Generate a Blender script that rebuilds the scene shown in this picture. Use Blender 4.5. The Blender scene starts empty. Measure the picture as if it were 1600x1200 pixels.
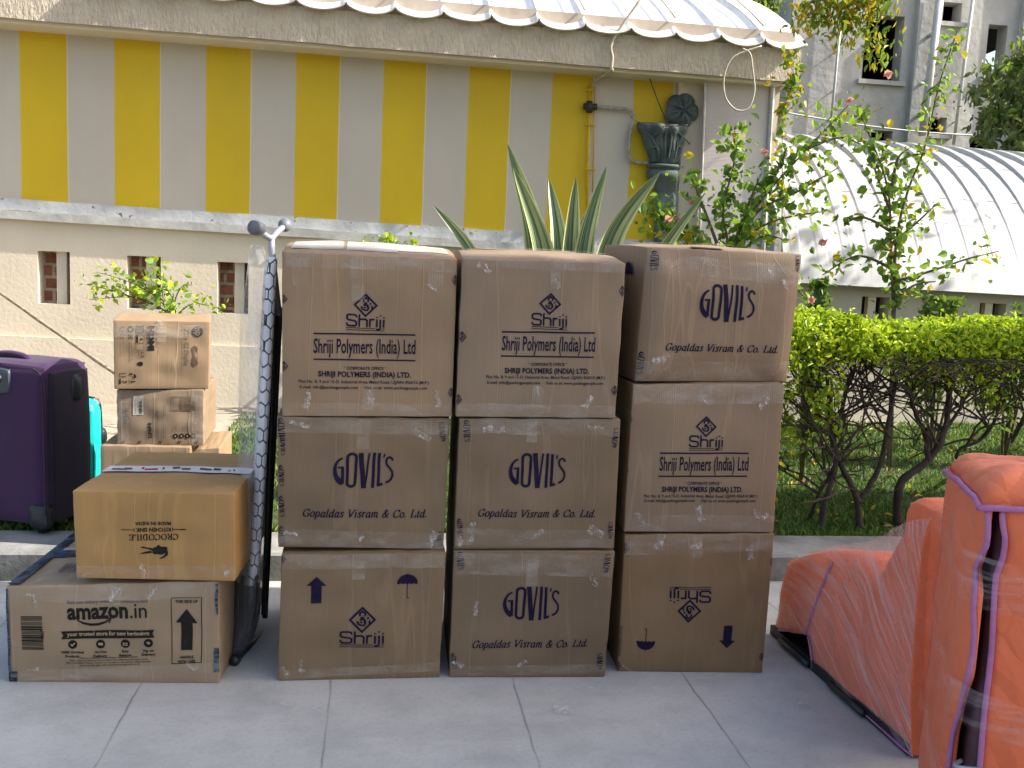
import bpy, bmesh, math, random
import numpy as np
from mathutils import Vector, Matrix
from mathutils import noise as mnoise
S = bpy.context.scene
COL = S.collection
R = math.radians
# ------------------------------------------------------------------ camera
FPX, CX, CY = 1550.0, 800.0, 600.0
PITCH, ROLL, EYE = R(7.2), R(2.58), 1.55
CAM = Vector((0, 0, EYE))
_f = Vector((0, math.cos(PITCH), -math.sin(PITCH))); _u = Vector((0, math.sin(PITCH), math.cos(PITCH)))
XR = Vector((math.cos(ROLL), 0, 0)) + _u * math.sin(ROLL)
UR = Vector((-math.sin(ROLL), 0, 0)) + _u * math.cos(ROLL)
cd = bpy.data.cameras.new('camera'); cam = bpy.data.objects.new('camera', cd); COL.objects.link(cam)
cd.sensor_width = 36.0; cd.lens = FPX / 1600 * 36.0; cd.clip_start = 0.05; cd.clip_end = 600
cam.matrix_world = Matrix(((XR.x, UR.x, -_f.x, 0), (XR.y, UR.y, -_f.y, 0), (XR.z, UR.z, -_f.z, EYE), (0, 0, 0, 1)))
S.camera = cam
# ------------------------------------------------------------------ light
SUN = Vector((0.77, -0.03, 0.62)).normalized()          # direction towards the sun
sun_el = math.asin(SUN.z); sun_rot = math.atan2(SUN.x, SUN.y)
W = bpy.data.worlds.new('World'); S.world = W; W.use_nodes = True
wn = W.node_tree; bg = wn.nodes['Background']
sky = wn.nodes.new('ShaderNodeTexSky'); sky.sky_type = 'NISHITA'; sky.sun_disc = False
sky.sun_elevation = sun_el; sky.sun_rotation = sun_rot; sky.air_density = 1.2; sky.dust_density = 4.0; sky.ozone_density = 1.0
wn.links.new(sky.outputs[0], bg.inputs[0]); bg.inputs[1].default_value = 0.15
sd = bpy.data.lights.new('sun', 'SUN'); sd.energy = 5.0; sd.angle = R(0.55); sd.color = (1.0, 0.94, 0.84)
so = bpy.data.objects.new('sun', sd); COL.objects.link(so)
so.rotation_euler = SUN.to_track_quat('Z', 'Y').to_euler(); so.location = (6, -2, 8)
S.view_settings.view_transform = 'Standard'; S.view_settings.look = 'None'
S.view_settings.gamma = 1.0; S.view_settings.exposure = 1.0; S.view_settings.use_curve_mapping = False
S.cycles.max_bounces = 8; S.cycles.transparent_max_bounces = 16; S.cycles.use_denoising = True
S.cycles.caustics_reflective = False; S.cycles.caustics_refractive = False
# ------------------------------------------------------------------ rays through photo points
def ray(px, py): return XR * ((px - CX) / FPX) - UR * ((py - CY) / FPX) + _f
def G(px, py, z=0.0):
    d = ray(px, py); return CAM + d * ((z - EYE) / d.z)
def D(px, py, y):
    d = ray(px, py); return CAM + d * (y / d.y)
def PL(px, py, p0, n):
    d = ray(px, py); return CAM + d * ((p0 - CAM).dot(n) / d.dot(n))
rng = np.random.default_rng(7); random.seed(7)
# ------------------------------------------------------------------ object helpers
def tag(o, label=None, cat=None, group=None, kind=None):
    if label: o['label'] = label
    if cat: o['category'] = cat
    if group: o['group'] = group
    if kind: o['kind'] = kind
    return o
def empty(name, loc, label=None, cat=None, group=None):
    o = bpy.data.objects.new(name, None); COL.objects.link(o); o.location = loc; o.empty_display_size = 0.1
    return tag(o, label, cat, group)
def base_of(o):
    v = Vector((0, 0, 0))
    while o is not None: v += o.location; o = o.parent
    return v
def mesh(name, verts, faces, mats, parent=None, smooth=False, mi=None, uv=None, loc=None):
    """verts in world space; parent = thing or part"""
    off = base_of(parent) if parent is not None else Vector(loc or (0, 0, 0))
    V = np.array([tuple(v) for v in verts], dtype=np.float64).reshape(-1, 3) - np.array(off)
    me = bpy.data.meshes.new(name); me.from_pydata(V.tolist(), [], [list(f) for f in faces])
    if not isinstance(mats, (list, tuple)): mats = [mats]
    for m in mats: me.materials.append(m)
    if mi is not None: me.polygons.foreach_set('material_index', np.array(mi, dtype=np.int32))
    if smooth: me.polygons.foreach_set('use_smooth', np.ones(len(me.polygons), dtype=bool))
    if uv is not None:
        l = me.uv_layers.new(name='UVMap'); idx = np.zeros(len(me.loops), dtype=np.int32); me.loops.foreach_get('vertex_index', idx)
        l.data.foreach_set('uv', np.array(uv, dtype=np.float32)[idx].ravel())
    me.update()
    o = bpy.data.objects.new(name, me); COL.objects.link(o)
    if parent is not None: o.parent = parent
    else: o.location = off
    return o
class MB:
    def __init__(s): s.v = []; s.f = []; s.m = []
    def add(s, vs, fs, m=0):
        b = len(s.v); s.v += [Vector(v) for v in vs]; s.f += [[b + i for i in f] for f in fs]; s.m += [m] * len(fs); return s
    def hexa(s, c, m=0):        # 8 corners: bottom 4 ccw, top 4 ccw
        return s.add(c, [(3, 2, 1, 0), (4, 5, 6, 7), (0, 1, 5, 4), (1, 2, 6, 5), (2, 3, 7, 6), (3, 0, 4, 7)], m)
    def tube(s, pts, rad, seg=8, m=0, cap=True):
        pts = [Vector(p) for p in pts]; n = len(pts)
        rad = [rad] * n if not isinstance(rad, (list, tuple)) else rad
        ring = []; ref = None
        for i, p in enumerate(pts):
            t = (pts[min(i + 1, n - 1)] - pts[max(i - 1, 0)])
            t = t.normalized() if t.length > 1e-9 else Vector((0, 0, 1))
            if ref is None:
                ref = t.orthogonal().normalized()
            ref = (ref - t * ref.dot(t)); ref = ref.normalized() if ref.length > 1e-6 else t.orthogonal().normalized()
            b = t.cross(ref)
            ring.append([p + (ref * math.cos(2 * math.pi * k / seg) + b * math.sin(2 * math.pi * k / seg)) * rad[i] for k in range(seg)])
        vs = [v for r in ring for v in r]; fs = []
        for i in range(n - 1):
            for k in range(seg):
                fs.append((i * seg + k, i * seg + (k + 1) % seg, (i + 1) * seg + (k + 1) % seg, (i + 1) * seg + k))
        if cap: fs += [tuple(range(seg))[::-1], tuple(range((n - 1) * seg, n * seg))]
        return s.add(vs, fs, m)
    def build(s, name, mats, parent=None, smooth=False, loc=None):
        return mesh(name, s.v, s.f, mats, parent, smooth, s.m, loc=loc)
def spline(pts, n):
    P = [Vector(p) for p in pts]; out = []
    if len(P) < 3:
        return [P[0].lerp(P[-1], i / n) for i in range(n + 1)]
    for i in range(n + 1):
        t = i / n * (len(P) - 1); k = min(int(t), len(P) - 2); u = t - k
        a = P[max(k - 1, 0)]; b = P[k]; c = P[k + 1]; d = P[min(k + 2, len(P) - 1)]
        out.append(0.5 * ((2 * b) + (c - a) * u + (2 * a - 5 * b + 4 * c - d) * u * u + (3 * b - a - 3 * c + d) * u ** 3))
    return out
# ------------------------------------------------------------------ materials
def nd(t, kind, **kw):
    n = t.nodes.new(kind)
    for k, v in kw.items():
        if k in n.inputs.keys() if isinstance(k, str) else False: n.inputs[k].default_value = v
        else: setattr(n, k, v)
    return n
def newmat(name):
    m = bpy.data.materials.new(name); m.use_nodes = True; t = m.node_tree
    return m, t, t.nodes['Principled BSDF']
def coords(t, scale=(1, 1, 1), rot=(0, 0, 0), out='Object'):
    tc = t.nodes.new('ShaderNodeTexCoord'); mp = t.nodes.new('ShaderNodeMapping')
    mp.inputs['Scale'].default_value = scale; mp.inputs['Rotation'].default_value = rot
    t.links.new(tc.outputs[out], mp.inputs[0]); return mp.outputs[0]
def coordsR(t, scale=(1, 1, 1), rot=(0, 0, 0), out='Object'):
    # each object gets its own piece of the pattern
    tc = t.nodes.new('ShaderNodeTexCoord'); oi = t.nodes.new('ShaderNodeObjectInfo'); ad = t.nodes.new('ShaderNodeVectorMath'); ad.operation = 'ADD'
    sc_ = t.nodes.new('ShaderNodeMath'); sc_.operation = 'MULTIPLY'; sc_.inputs[1].default_value = 23.0; t.links.new(oi.outputs['Random'], sc_.inputs[0])
    t.links.new(tc.outputs[out], ad.inputs[0]); t.links.new(sc_.outputs[0], ad.inputs[1])
    mp = t.nodes.new('ShaderNodeMapping'); mp.inputs['Scale'].default_value = scale; mp.inputs['Rotation'].default_value = rot
    t.links.new(ad.outputs[0], mp.inputs[0]); return mp.outputs[0]
def noise(t, vec, scale, detail=4, rough=0.55):
    n = t.nodes.new('ShaderNodeTexNoise'); n.inputs['Scale'].default_value = scale; n.inputs['Detail'].default_value = detail
    n.inputs['Roughness'].default_value = rough; t.links.new(vec, n.inputs['Vector']); return n.outputs['Fac']
def ramp(t, fac, stops):
    r = t.nodes.new('ShaderNodeValToRGB'); e = r.color_ramp.elements
    while len(e) < len(stops): e.new(0.5)
    for i, (p, c) in enumerate(stops):
        e[i].position = p; e[i].color = (c[0], c[1], c[2], 1) if not isinstance(c, (int, float)) else (c, c, c, 1)
    t.links.new(fac, r.inputs[0]); return r.outputs[0]
def mix(t, fac, a, b, mode='MIX'):
    n = t.nodes.new('ShaderNodeMix'); n.data_type = 'RGBA'; n.blend_type = mode
    for sock, val in ((n.inputs[0], fac), (n.inputs[6], a), (n.inputs[7], b)):
        if hasattr(val, 'is_linked'): t.links.new(val, sock)
        elif isinstance(val, (int, float)): sock.default_value = val
        else: sock.default_value = (val[0], val[1], val[2], 1)
    return n.outputs[2]
def mth(t, op, a, b=None, c=None):
    n = t.nodes.new('ShaderNodeMath'); n.operation = op
    for s, v in zip(n.inputs, (a, b, c)):
        if v is None: continue
        if hasattr(v, 'is_linked'): t.links.new(v, s)
        else: s.default_value = v
    return n.outputs[0]
def bump(t, b, h, strength=0.3, dist=0.01):
    n = t.nodes.new('ShaderNodeBump'); n.inputs['Strength'].default_value = strength; n.inputs['Distance'].default_value = dist
    t.links.new(h, n.inputs['Height']); t.links.new(n.outputs[0], b.inputs['Normal'])
def pm(name, c, c2=None, scale=4, rough=0.7, bscale=None, bstr=0.2, bdist=0.01, stretch=(1, 1, 1), metal=0.0, spec=0.4, detail=5, lo=0.35, hi=0.65):
    m, t, b = newmat(name)
    v = coords(t, stretch)
    if c2 is None: c2 = tuple(x * 0.8 for x in c)
    n = noise(t, v, scale, detail)
    t.links.new(ramp(t, n, [(lo, c2), (hi, c)]), b.inputs['Base Color'])
    b.inputs['Roughness'].default_value = rough; b.inputs['Metallic'].default_value = metal; b.inputs['Specular IOR Level'].default_value = spec
    if bscale: bump(t, b, noise(t, v, bscale, 6, 0.6), bstr, bdist)
    return m
def leafmat(name, c, c2, trans=0.35, scale=3.0, rough=0.45):
    m, t, b = newmat(name)
    g = t.nodes.new('ShaderNodeNewGeometry')
    n = noise(t, coords(t), scale, 2)
    f = mth(t, 'ADD', mth(t, 'MULTIPLY', g.outputs['Random Per Island'], 0.6), mth(t, 'MULTIPLY', n, 0.5))
    col = ramp(t, f, [(0.2, c2), (0.75, c)])
    t.links.new(col, b.inputs['Base Color']); b.inputs['Roughness'].default_value = rough; b.inputs['Specular IOR Level'].default_value = 0.35
    tr = t.nodes.new('ShaderNodeBsdfTranslucent'); t.links.new(mix(t, 0.35, col, (0.45, 0.6, 0.05)), tr.inputs[0])
    ms = t.nodes.new('ShaderNodeMixShader'); ms.inputs[0].default_value = trans
    t.links.new(b.outputs[0], ms.inputs[1]); t.links.new(tr.outputs[0], ms.inputs[2]); t.links.new(ms.outputs[0], t.nodes['Material Output'].inputs[0])
    return m
def filmmat(name, lo, hi, col=(0.85, 0.86, 0.9), rough=0.18, stretch=(1, 1, 1), scale=9, rot=(0, 0, 0), bstr=0.5, a=0.42, b2=0.7, out='Object'):
    """clear plastic: mostly see-through, milky and glossy where it is wrinkled"""
    m, t, b = newmat(name)
    v = coordsR(t, stretch, rot, out)
    n = noise(t, v, scale, 6, 0.65)
    b.inputs['Base Color'].default_value = (*col, 1); b.inputs['Roughness'].default_value = rough
    bump(t, b, n, bstr, 0.02)
    tp = t.nodes.new('ShaderNodeBsdfTransparent'); ms = t.nodes.new('ShaderNodeMixShader')
    fac = ramp(t, n, [(a, lo), (b2, hi)])
    t.links.new(fac, ms.inputs[0]); t.links.new(tp.outputs[0], ms.inputs[1]); t.links.new(b.outputs[0], ms.inputs[2])
    t.links.new(ms.outputs[0], t.nodes['Material Output'].inputs[0])
    return m
def cardboard(name, c, flute=0.5, seed=0.0):
    m, t, b = newmat(name)
    v = coordsR(t); n1 = noise(t, v, 2.3 + seed * 0.1, 5); n2 = noise(t, coordsR(t, (60, 60, 2.2)), 1.0, 3)   # long upright streaks
    n3 = noise(t, coordsR(t, (7, 7, 0.25)), 1.0, 2)
    k = tuple(x * 0.80 for x in c); l = tuple(min(1, x * 1.12) for x in c)
    col = ramp(t, n1, [(0.3, k), (0.7, l)])
    col = mix(t, mth(t, 'MULTIPLY', n2, 0.35), col, tuple(x * 0.72 for x in c))
    crease = ramp(t, n3, [(0.485, 0.0), (0.5, 1.0), (0.515, 0.0)])
    col = mix(t, mth(t, 'MULTIPLY', crease, 0.3), col, tuple(min(1, x * 1.35) for x in c))
    spots = ramp(t, noise(t, v, 26, 3), [(0.66, 0.0), (0.74, 1.0)])
    col = mix(t, mth(t, 'MULTIPLY', spots, 0.12), col, tuple(x * 0.5 for x in c))
    oi = t.nodes.new('ShaderNodeObjectInfo'); hv = t.nodes.new('ShaderNodeHueSaturation'); t.links.new(col, hv.inputs['Color'])
    t.links.new(mth(t, 'ADD', mth(t, 'MULTIPLY', oi.outputs['Random'], .22), .89), hv.inputs['Value']); t.links.new(mth(t, 'ADD', mth(t, 'MULTIPLY', oi.outputs['Random'], .16), .93), hv.inputs['Saturation']); col = hv.outputs[0]
    t.links.new(col, b.inputs['Base Color']); b.inputs['Roughness'].default_value = 0.62; b.inputs['Specular IOR Level'].default_value = 0.3
    w = t.nodes.new('ShaderNodeTexWave'); w.wave_type = 'BANDS'; w.bands_direction = 'X'; w.inputs['Scale'].default_value = 38; w.inputs['Distortion'].default_value = 0.6
    t.links.new(v, w.inputs['Vector'])
    h = mth(t, 'ADD', mth(t, 'MULTIPLY', w.outputs['Fac'], 0.25 * flute), mth(t, 'ADD', mth(t, 'MULTIPLY', n2, 0.6), mth(t, 'MULTIPLY', crease, 0.9)))
    bump(t, b, h, 0.25, 0.004)
    return m
# ------------------------------------------------------------------ ground, kerb, lawn
KY = R(7.93); KO = Vector((-2.265, 4.311, 0)); KE = Vector((math.cos(KY), math.sin(KY), 0)); KN = Vector((-math.sin(KY), math.cos(KY), 0))
def K(a, d, z=0.0): return KO + KE * a + KN * d + Vector((0, 0, z))
def toK(p): q = p - KO; return q.dot(KE), q.dot(KN)
KZ = 0.134
M = {}
M['earth'] = pm('earth', (0.20, 0.17, 0.12), (0.12, 0.10, 0.07), 3, 0.95, 30, 0.4)
def concrete():
    m, t, b = newmat('driveway_concrete')
    v = coords(t)
    n1 = noise(t, v, 0.9, 6, 0.6); n2 = noise(t, v, 5, 6, 0.65); n3 = noise(t, v, 70, 3)
    col = ramp(t, n1, [(0.3, (0.40, 0.395, 0.385)), (0.7, (0.52, 0.512, 0.495))])
    col = mix(t, mth(t, 'MULTIPLY', ramp(t, n2, [(0.45, 0.0), (0.75, 1.0)]), 0.35), col, (0.20, 0.20, 0.205))
    col = mix(t, mth(t, 'MULTIPLY', ramp(t, n3, [(0.5, 0.0), (0.7, 1.0)]), 0.22), col, (0.22, 0.22, 0.22))
    blot = ramp(t, noise(t, coords(t, (1, 2.5, 1)), 1.7, 6, 0.7), [(0.5, 0.0), (0.68, 1.0)])
    col = mix(t, mth(t, 'MULTIPLY', blot, 0.30), col, (0.27, 0.265, 0.26))
    drip = ramp(t, noise(t, v, 9, 2), [(0.70, 0.0), (0.73, 1.0)])
    col = mix(t, mth(t, 'MULTIPLY', drip, 0.4), col, (0.55, 0.55, 0.54))
    sx = t.nodes.new('ShaderNodeSeparateXYZ'); t.links.new(v, sx.inputs[0])
    xw = mth(t, 'ADD', sx.outputs[0], mth(t, 'MULTIPLY', mth(t, 'SUBTRACT', noise(t, v, 6, 4), 0.5), 0.02))
    f = mth(t, 'FRACT', mth(t, 'DIVIDE', mth(t, 'ADD', xw, 20 * JSP - JX0 + JSP / 2), JSP))
    d = mth(t, 'MULTIPLY', mth(t, 'ABSOLUTE', mth(t, 'SUBTRACT', f, 0.5)), JSP)
    line = ramp(t, d, [(0.0018, 1.0), (0.0045, 0.0)])
    line = mth(t, 'MULTIPLY', line, ramp(t, noise(t, v, 3, 3), [(0.3, 0.25), (0.6, 1.0)]))
    col = mix(t, mth(t, 'MULTIPLY', line, 0.75), col, (0.06, 0.06, 0.06))
    t.links.new(col, b.inputs['Base Color']); b.inputs['Roughness'].default_value = 0.72; b.inputs['Specular IOR Level'].default_value = 0.35
    bump(t, b, mth(t, 'SUBTRACT', mth(t, 'ADD', mth(t, 'MULTIPLY', n2, 0.6), mth(t, 'MULTIPLY', n3, 0.25)), line), 0.35, 0.006)
    return m
# joints run away from the viewer: measured at two depths
_j = [toK(G(*p))[0] for p in ((210, 1080), (513, 1100), (806, 1080), (1083, 1080))]
JSP = (_j[3] - _j[0]) / 3; JX0 = _j[1]
M['concrete'] = concrete()
M['kerb'] = pm('kerb_concrete', (0.30, 0.295, 0.28), (0.17, 0.165, 0.155), 5, 0.85, 40, 0.5, 0.008)
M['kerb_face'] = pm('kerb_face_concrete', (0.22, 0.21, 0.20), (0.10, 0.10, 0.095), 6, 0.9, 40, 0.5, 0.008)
M['soil'] = pm('lawn_soil', (0.060, 0.085, 0.025), (0.035, 0.045, 0.018), 6, 0.95, 50, 0.6)
M['path'] = pm('path_concrete', (0.40, 0.36, 0.29), (0.26, 0.23, 0.18), 3, 0.9, 25, 0.5)
tag(mesh('ground', [(-150, -60, -0.02), (150, -60, -0.02), (150, 250, -0.02), (-150, 250, -0.02)], [(0, 1, 2, 3)], M['earth']), kind='structure')
dv = mesh('driveway', [(-9, -8, 0), (12, -8, 0), (12, 0.02, 0), (-9, 0.02, 0)], [(0, 1, 2, 3)], M['concrete'])
dv.location = KO; dv.rotation_euler = (0, 0, KY); tag(dv, kind='structure')
KD = 0.37
def strip(name, a0, a1, d0, d1, z0, z1, mats, n=60, jit=0.004):
    mb = MB()
    for i in range(n):
        x0 = a0 + (a1 - a0) * i / n; x1 = a0 + (a1 - a0) * (i + 1) / n
        j0 = jit * mnoise.noise((x0 * 3, 1, 0)); j1 = jit * mnoise.noise((x1 * 3, 1, 0)); c = 0.012
        mb.add([K(x0, d0 + j0, z0), K(x1, d0 + j1, z0), K(x1, d0 + j1, z1 - c), K(x0, d0 + j0, z1 - c)], [(0, 1, 2, 3)], 1)
        mb.add([K(x0, d0 + j0, z1 - c), K(x1, d0 + j1, z1 - c), K(x1, d0 + c + j1, z1), K(x0, d0 + c + j0, z1)], [(0, 1, 2, 3)], 0)
        mb.add([K(x0, d0 + c + j0, z1), K(x1, d0 + c + j1, z1), K(x1, d1, z1 + 0.002), K(x0, d1, z1 + 0.002)], [(0, 1, 2, 3)], 0)
        mb.add([K(x0, d1, z1 + 0.002), K(x1, d1, z1 + 0.002), K(x1, d1, z0), K(x0, d1, z0)], [(0, 1, 2, 3)], 1)
    return mb.build(name, mats, loc=K(0, 0))
tag(strip('kerb', -6, 12, 0.02, KD, -0.02, KZ, [M['kerb'], M['kerb_face']]), kind='structure')
tag(mesh('lawn', [K(-6, KD + .004, KZ - .012), K(14, KD + .004, KZ - .012), K(14, 40, KZ - .012), K(-6, 40, KZ - .012)], [(0, 1, 2, 3)], M['soil'], loc=K(0, KD)), kind='structure')

# ------------------------------------------------------------------ wall frame
WY = R(8.5); WO = Vector((-3.655, 8.632, 0)); WE = Vector((math.cos(WY), math.sin(WY), 0)); WN = Vector((math.sin(WY), -math.cos(WY), 0))
def Wp(s, z, off=0.0): return WO + WE * s + WN * off + Vector((0, 0, z))
def toW(px, py, off=0.0):
    p = PL(px, py, WO + WN * off, WN); q = p - WO; return q.dot(WE), p.z
tag(mesh('path', [Wp(-4, KZ - .006, 2.0), Wp(1.25, KZ - .006, 1.75), Wp(1.6, KZ - .006, 0.5), Wp(8, KZ - .006, .3), Wp(8, KZ - .006, 0), Wp(-4, KZ - .006, 0)], [(0, 1, 2, 3, 4, 5)], M['path'], loc=Wp(0, KZ, 1)), kind='structure')

M['cream'] = pm('cream_plaster', (0.70, 0.61, 0.48), (0.62, 0.535, 0.42), 1.6, 0.85, 34, 0.30, 0.012, lo=0.3)
M['reveal'] = pm('niche_plaster', (0.66, 0.58, 0.46), (0.55, 0.48, 0.38), 4, 0.85, 30, 0.2)
M['ledge'] = pm('ledge_cement', (0.50, 0.49, 0.46), (0.33, 0.325, 0.31), 5, 0.8, 30, 0.3)
def flashmat():
    m, t, b = newmat('flashing_cement'); v = coords(t)
    col = ramp(t, noise(t, v, 4, 6), [(0.3, (0.30, 0.31, 0.32)), (0.7, (0.50, 0.51, 0.52))])
    col = mix(t, ramp(t, noise(t, v, 16, 4), [(0.63, 0.0), (0.70, 1.0)]), col, (0.10, 0.09, 0.08))
    t.links.new(col, b.inputs['Base Color']); b.inputs['Roughness'].default_value = 0.85; bump(t, b, noise(t, v, 20, 5), 0.4, 0.01); return m
M['flash'] = flashmat()
def rough_fascia():
    m, t, b = newmat('fascia_plaster'); v = coords(t); vs = coords(t, (1, 1, 0.35))
    col = ramp(t, noise(t, v, 3, 5), [(0.3, (0.49, 0.415, 0.32)), (0.7, (0.62, 0.53, 0.42))])
    col = mix(t, mth(t, 'MULTIPLY', ramp(t, noise(t, vs, 22, 4), [(0.55, 0.0), (0.75, 1.0)]), 0.4), col, (0.32, 0.265, 0.20))
    t.links.new(col, b.inputs['Base Color']); b.inputs['Roughness'].default_value = 0.9
    bump(t, b, mth(t, 'ADD', noise(t, vs, 28, 5, 0.6), mth(t, 'MULTIPLY', noise(t, vs, 80, 3), 0.4)), 1.0, 0.04); return m
M['fascia'] = rough_fascia()
def stripes(s0, per):
    m, t, b = newmat('striped_paint'); v = coords(t)
    sx = t.nodes.new('ShaderNodeSeparateXYZ'); t.links.new(v, sx.inputs[0])
    w = mth(t, 'MULTIPLY', mth(t, 'SUBTRACT', noise(t, v, 2.2, 3), 0.5), 0.016)
    f = mth(t, 'FRACT', mth(t, 'DIVIDE', mth(t, 'ADD', mth(t, 'ADD', sx.outputs[0], w), 20 * per - s0), per))
    y = mth(t, 'LESS_THAN', f, 0.5)
    big = noise(t, coords(t, (1, 1, 0.5)), 1.3, 4)
    grey = ramp(t, big, [(0.3, (0.47, 0.415, 0.345)), (0.7, (0.53, 0.475, 0.40))])
    yel = ramp(t, big, [(0.3, (0.56, 0.375, 0.0)), (0.7, (0.65, 0.44, 0.0))])
    edge = mth(t, 'LESS_THAN', mth(t, 'ABSOLUTE', mth(t, 'SUBTRACT', f, 0.5)), 0.006)
    col = mix(t, y, grey, yel); col = mix(t, mth(t, 'MULTIPLY', edge, 0.6), col, (0.68, 0.65, 0.58))
    chip = ramp(t, noise(t, v, 14, 2), [(0.775, 0.0), (0.785, 1.0)]); col = mix(t, chip, col, (0.16, 0.13, 0.10))
    dirt = ramp(t, noise(t, coords(t, (6, 6, 0.5)), 1.2, 4), [(0.55, 0.0), (0.8, 1.0)]); col = mix(t, mth(t, 'MULTIPLY', dirt, 0.07), col, (0.26, 0.20, 0.12))
    t.links.new(col, b.inputs['Base Color']); b.inputs['Roughness'].default_value = 0.6
    bump(t, b, noise(t, v, 30, 5), 0.14, 0.006); return m
def bricks():
    m, t, b = newmat('old_brick'); v = coords(t, rot=(R(90), 0, 0))
    br = t.nodes.new('ShaderNodeTexBrick'); t.links.new(v, br.inputs['Vector']); br.inputs['Scale'].default_value = 1.0
    br.inputs['Color1'].default_value = (0.30, 0.11, 0.07, 1); br.inputs['Color2'].default_value = (0.22, 0.085, 0.055, 1); br.inputs['Mortar'].default_value = (0.40, 0.34, 0.26, 1)
    br.inputs['Mortar Size'].default_value = 0.014; br.inputs['Brick Width'].default_value = 0.16; br.inputs['Row Height'].default_value = 0.11
    n = noise(t, v, 14, 5); col = mix(t, ramp(t, n, [(0.5, 0.0), (0.72, 0.85)]), br.outputs[0], (0.09, 0.055, 0.04))
    t.links.new(col, b.inputs['Base Color']); b.inputs['Roughness'].default_value = 0.95; bump(t, b, mth(t, 'ADD', n, br.outputs['Fac']), 0.9, 0.02); return m
M['brick'] = bricks()
M['yellow_paint'] = pm('yellow_pipe_paint', (0.62, 0.40, 0.005), (0.48, 0.30, 0.01), 20, 0.5)
M['grey_pipe'] = pm('grey_pipe_paint', (0.40, 0.38, 0.34), (0.26, 0.24, 0.21), 30, 0.6)
M['slate'] = pm('weathered_green_stone', (0.105, 0.135, 0.13), (0.055, 0.072, 0.072), 7, 0.75, 30, 0.35)
M['white_sheet'] = pm('white_roof_sheet', (0.84, 0.84, 0.83), (0.74, 0.735, 0.72), 2.5, 0.45, spec=0.5)
M['sheet_edge'] = pm('sheet_edge_tan', (0.56, 0.47, 0.38), (0.42, 0.35, 0.28), 5, 0.7)
M['tan_wall'] = pm('tan_parapet', (0.58, 0.43, 0.34), (0.50, 0.36, 0.28), 3, 0.85, 20, 0.2)
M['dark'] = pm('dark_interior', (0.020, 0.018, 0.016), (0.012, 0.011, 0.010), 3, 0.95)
M['wire'] = pm('cream_cable', (0.52, 0.47, 0.38), (0.40, 0.36, 0.29), 20, 0.5)
M['blackwire'] = pm('black_cable', (0.03, 0.028, 0.026), (0.02, 0.02, 0.02), 20, 0.5)
M['metal_post'] = pm('aluminium_post', (0.50, 0.50, 0.49), (0.36, 0.36, 0.35), 10, 0.45, metal=0.5)
def polycarb():
    m, t, b = newmat('polycarbonate_sheet'); v = coords(t)
    col = ramp(t, noise(t, coords(t, (1.2, 1.2, 0.6)), 1.5, 5), [(0.3, (0.48, 0.42, 0.415)), (0.7, (0.66, 0.60, 0.575))])
    w = t.nodes.new('ShaderNodeTexWave'); w.bands_direction = 'Z'; w.inputs['Scale'].default_value = 26; t.links.new(v, w.inputs['Vector'])
    col = mix(t, mth(t, 'MULTIPLY', w.outputs['Fac'], 0.12), col, (0.30, 0.26, 0.26))
    t.links.new(col, b.inputs['Base Color']); b.inputs['Roughness'].default_value = 0.22; b.inputs['Transmission Weight'].default_value = 0.0
    bump(t, b, w.outputs['Fac'], 0.25, 0.004); return m
M['poly'] = polycarb()

def wall_holes(mb, P, s0, s1, zb, zt, holes, depth, m=0, mr=1, cell=None):
    """front face of a wall with rectangular holes and their reveals. P(s,z,off); zt may be a function of s"""
    ztf = zt if callable(zt) else (lambda s: zt)
    xs = sorted({s0, s1, *[h[0] for h in holes], *[h[1] for h in holes]})
    zs = sorted({zb, *[h[2] for h in holes], *[h[3] for h in holes]})
    for i in range(len(xs) - 1):
        a, b = xs[i], xs[i + 1]; c = (a + b) / 2
        for j in range(len(zs)):
            z0 = zs[j]; last = j == len(zs) - 1; z1 = None if last else zs[j + 1]
            zc = z0 + 1e-4 if last else (z0 + z1) / 2
            if any(h[0] < c < h[1] and h[2] < zc < h[3] for h in holes): continue
            mb.add([P(a, z0, 0), P(b, z0, 0), P(b, ztf(b) if last else z1, 0), P(a, ztf(a) if last else z1, 0)], [(0, 1, 2, 3)], m)
    for h in holes:
        a, b, c, d = h[:4]; q = [(a, c), (b, c), (b, d), (a, d)]
        for k in range(4):
            p1, p2 = q[k], q[(k + 1) % 4]
            mb.add([P(*p1, 0), P(*p2, 0), P(*p2, -depth), P(*p1, -depth)], [(0, 1, 2, 3)], mr)

bld = empty('striped_building', Wp(0, 0, 0), 'low cream building with yellow and grey vertical stripes under a white wavy roof edge', 'building')
def lz(s): return 1.753 - 0.0162 * s                    # ledge top follows the slope of the ground
sE = toW(1205, 600)[0]
# lower wall with niches
nl = [(61, 110, 391, 474), (199.5, 252, 398.5, 482), (340, 389, 408, 489)]
nich = []
for q in nl:
    a = toW(q[0], q[3]); b = toW(q[1], q[2] + 3); nich.append((a[0], b[0], a[1], b[1]))
pitch = (nich[2][0] - nich[0][0]) / 2
for k in (-1, -2):
    n0 = nich[0]; nich.append((n0[0] + k * pitch, n0[1] + k * pitch, n0[2], n0[3]))
for k in range(3, 7):
    n0 = nich[0]; nich.append((n0[0] + k * pitch, n0[1] + k * pitch, n0[2] - .02 * k, n0[3] - .02 * k))
mb = MB(); plz = lambda s: 0.69 - 0.0162 * s
wall_holes(mb, lambda s, z, o: Wp(s, z, o + 0.02), -4, sE, 0.05, lambda s: lz(s) - 0.07, nich, 0.17)
lw = mb.build('lower_wall', [M['cream'], M['reveal']], bld)
mb = MB()      # plinth: a thicker band at the foot of the wall
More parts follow.
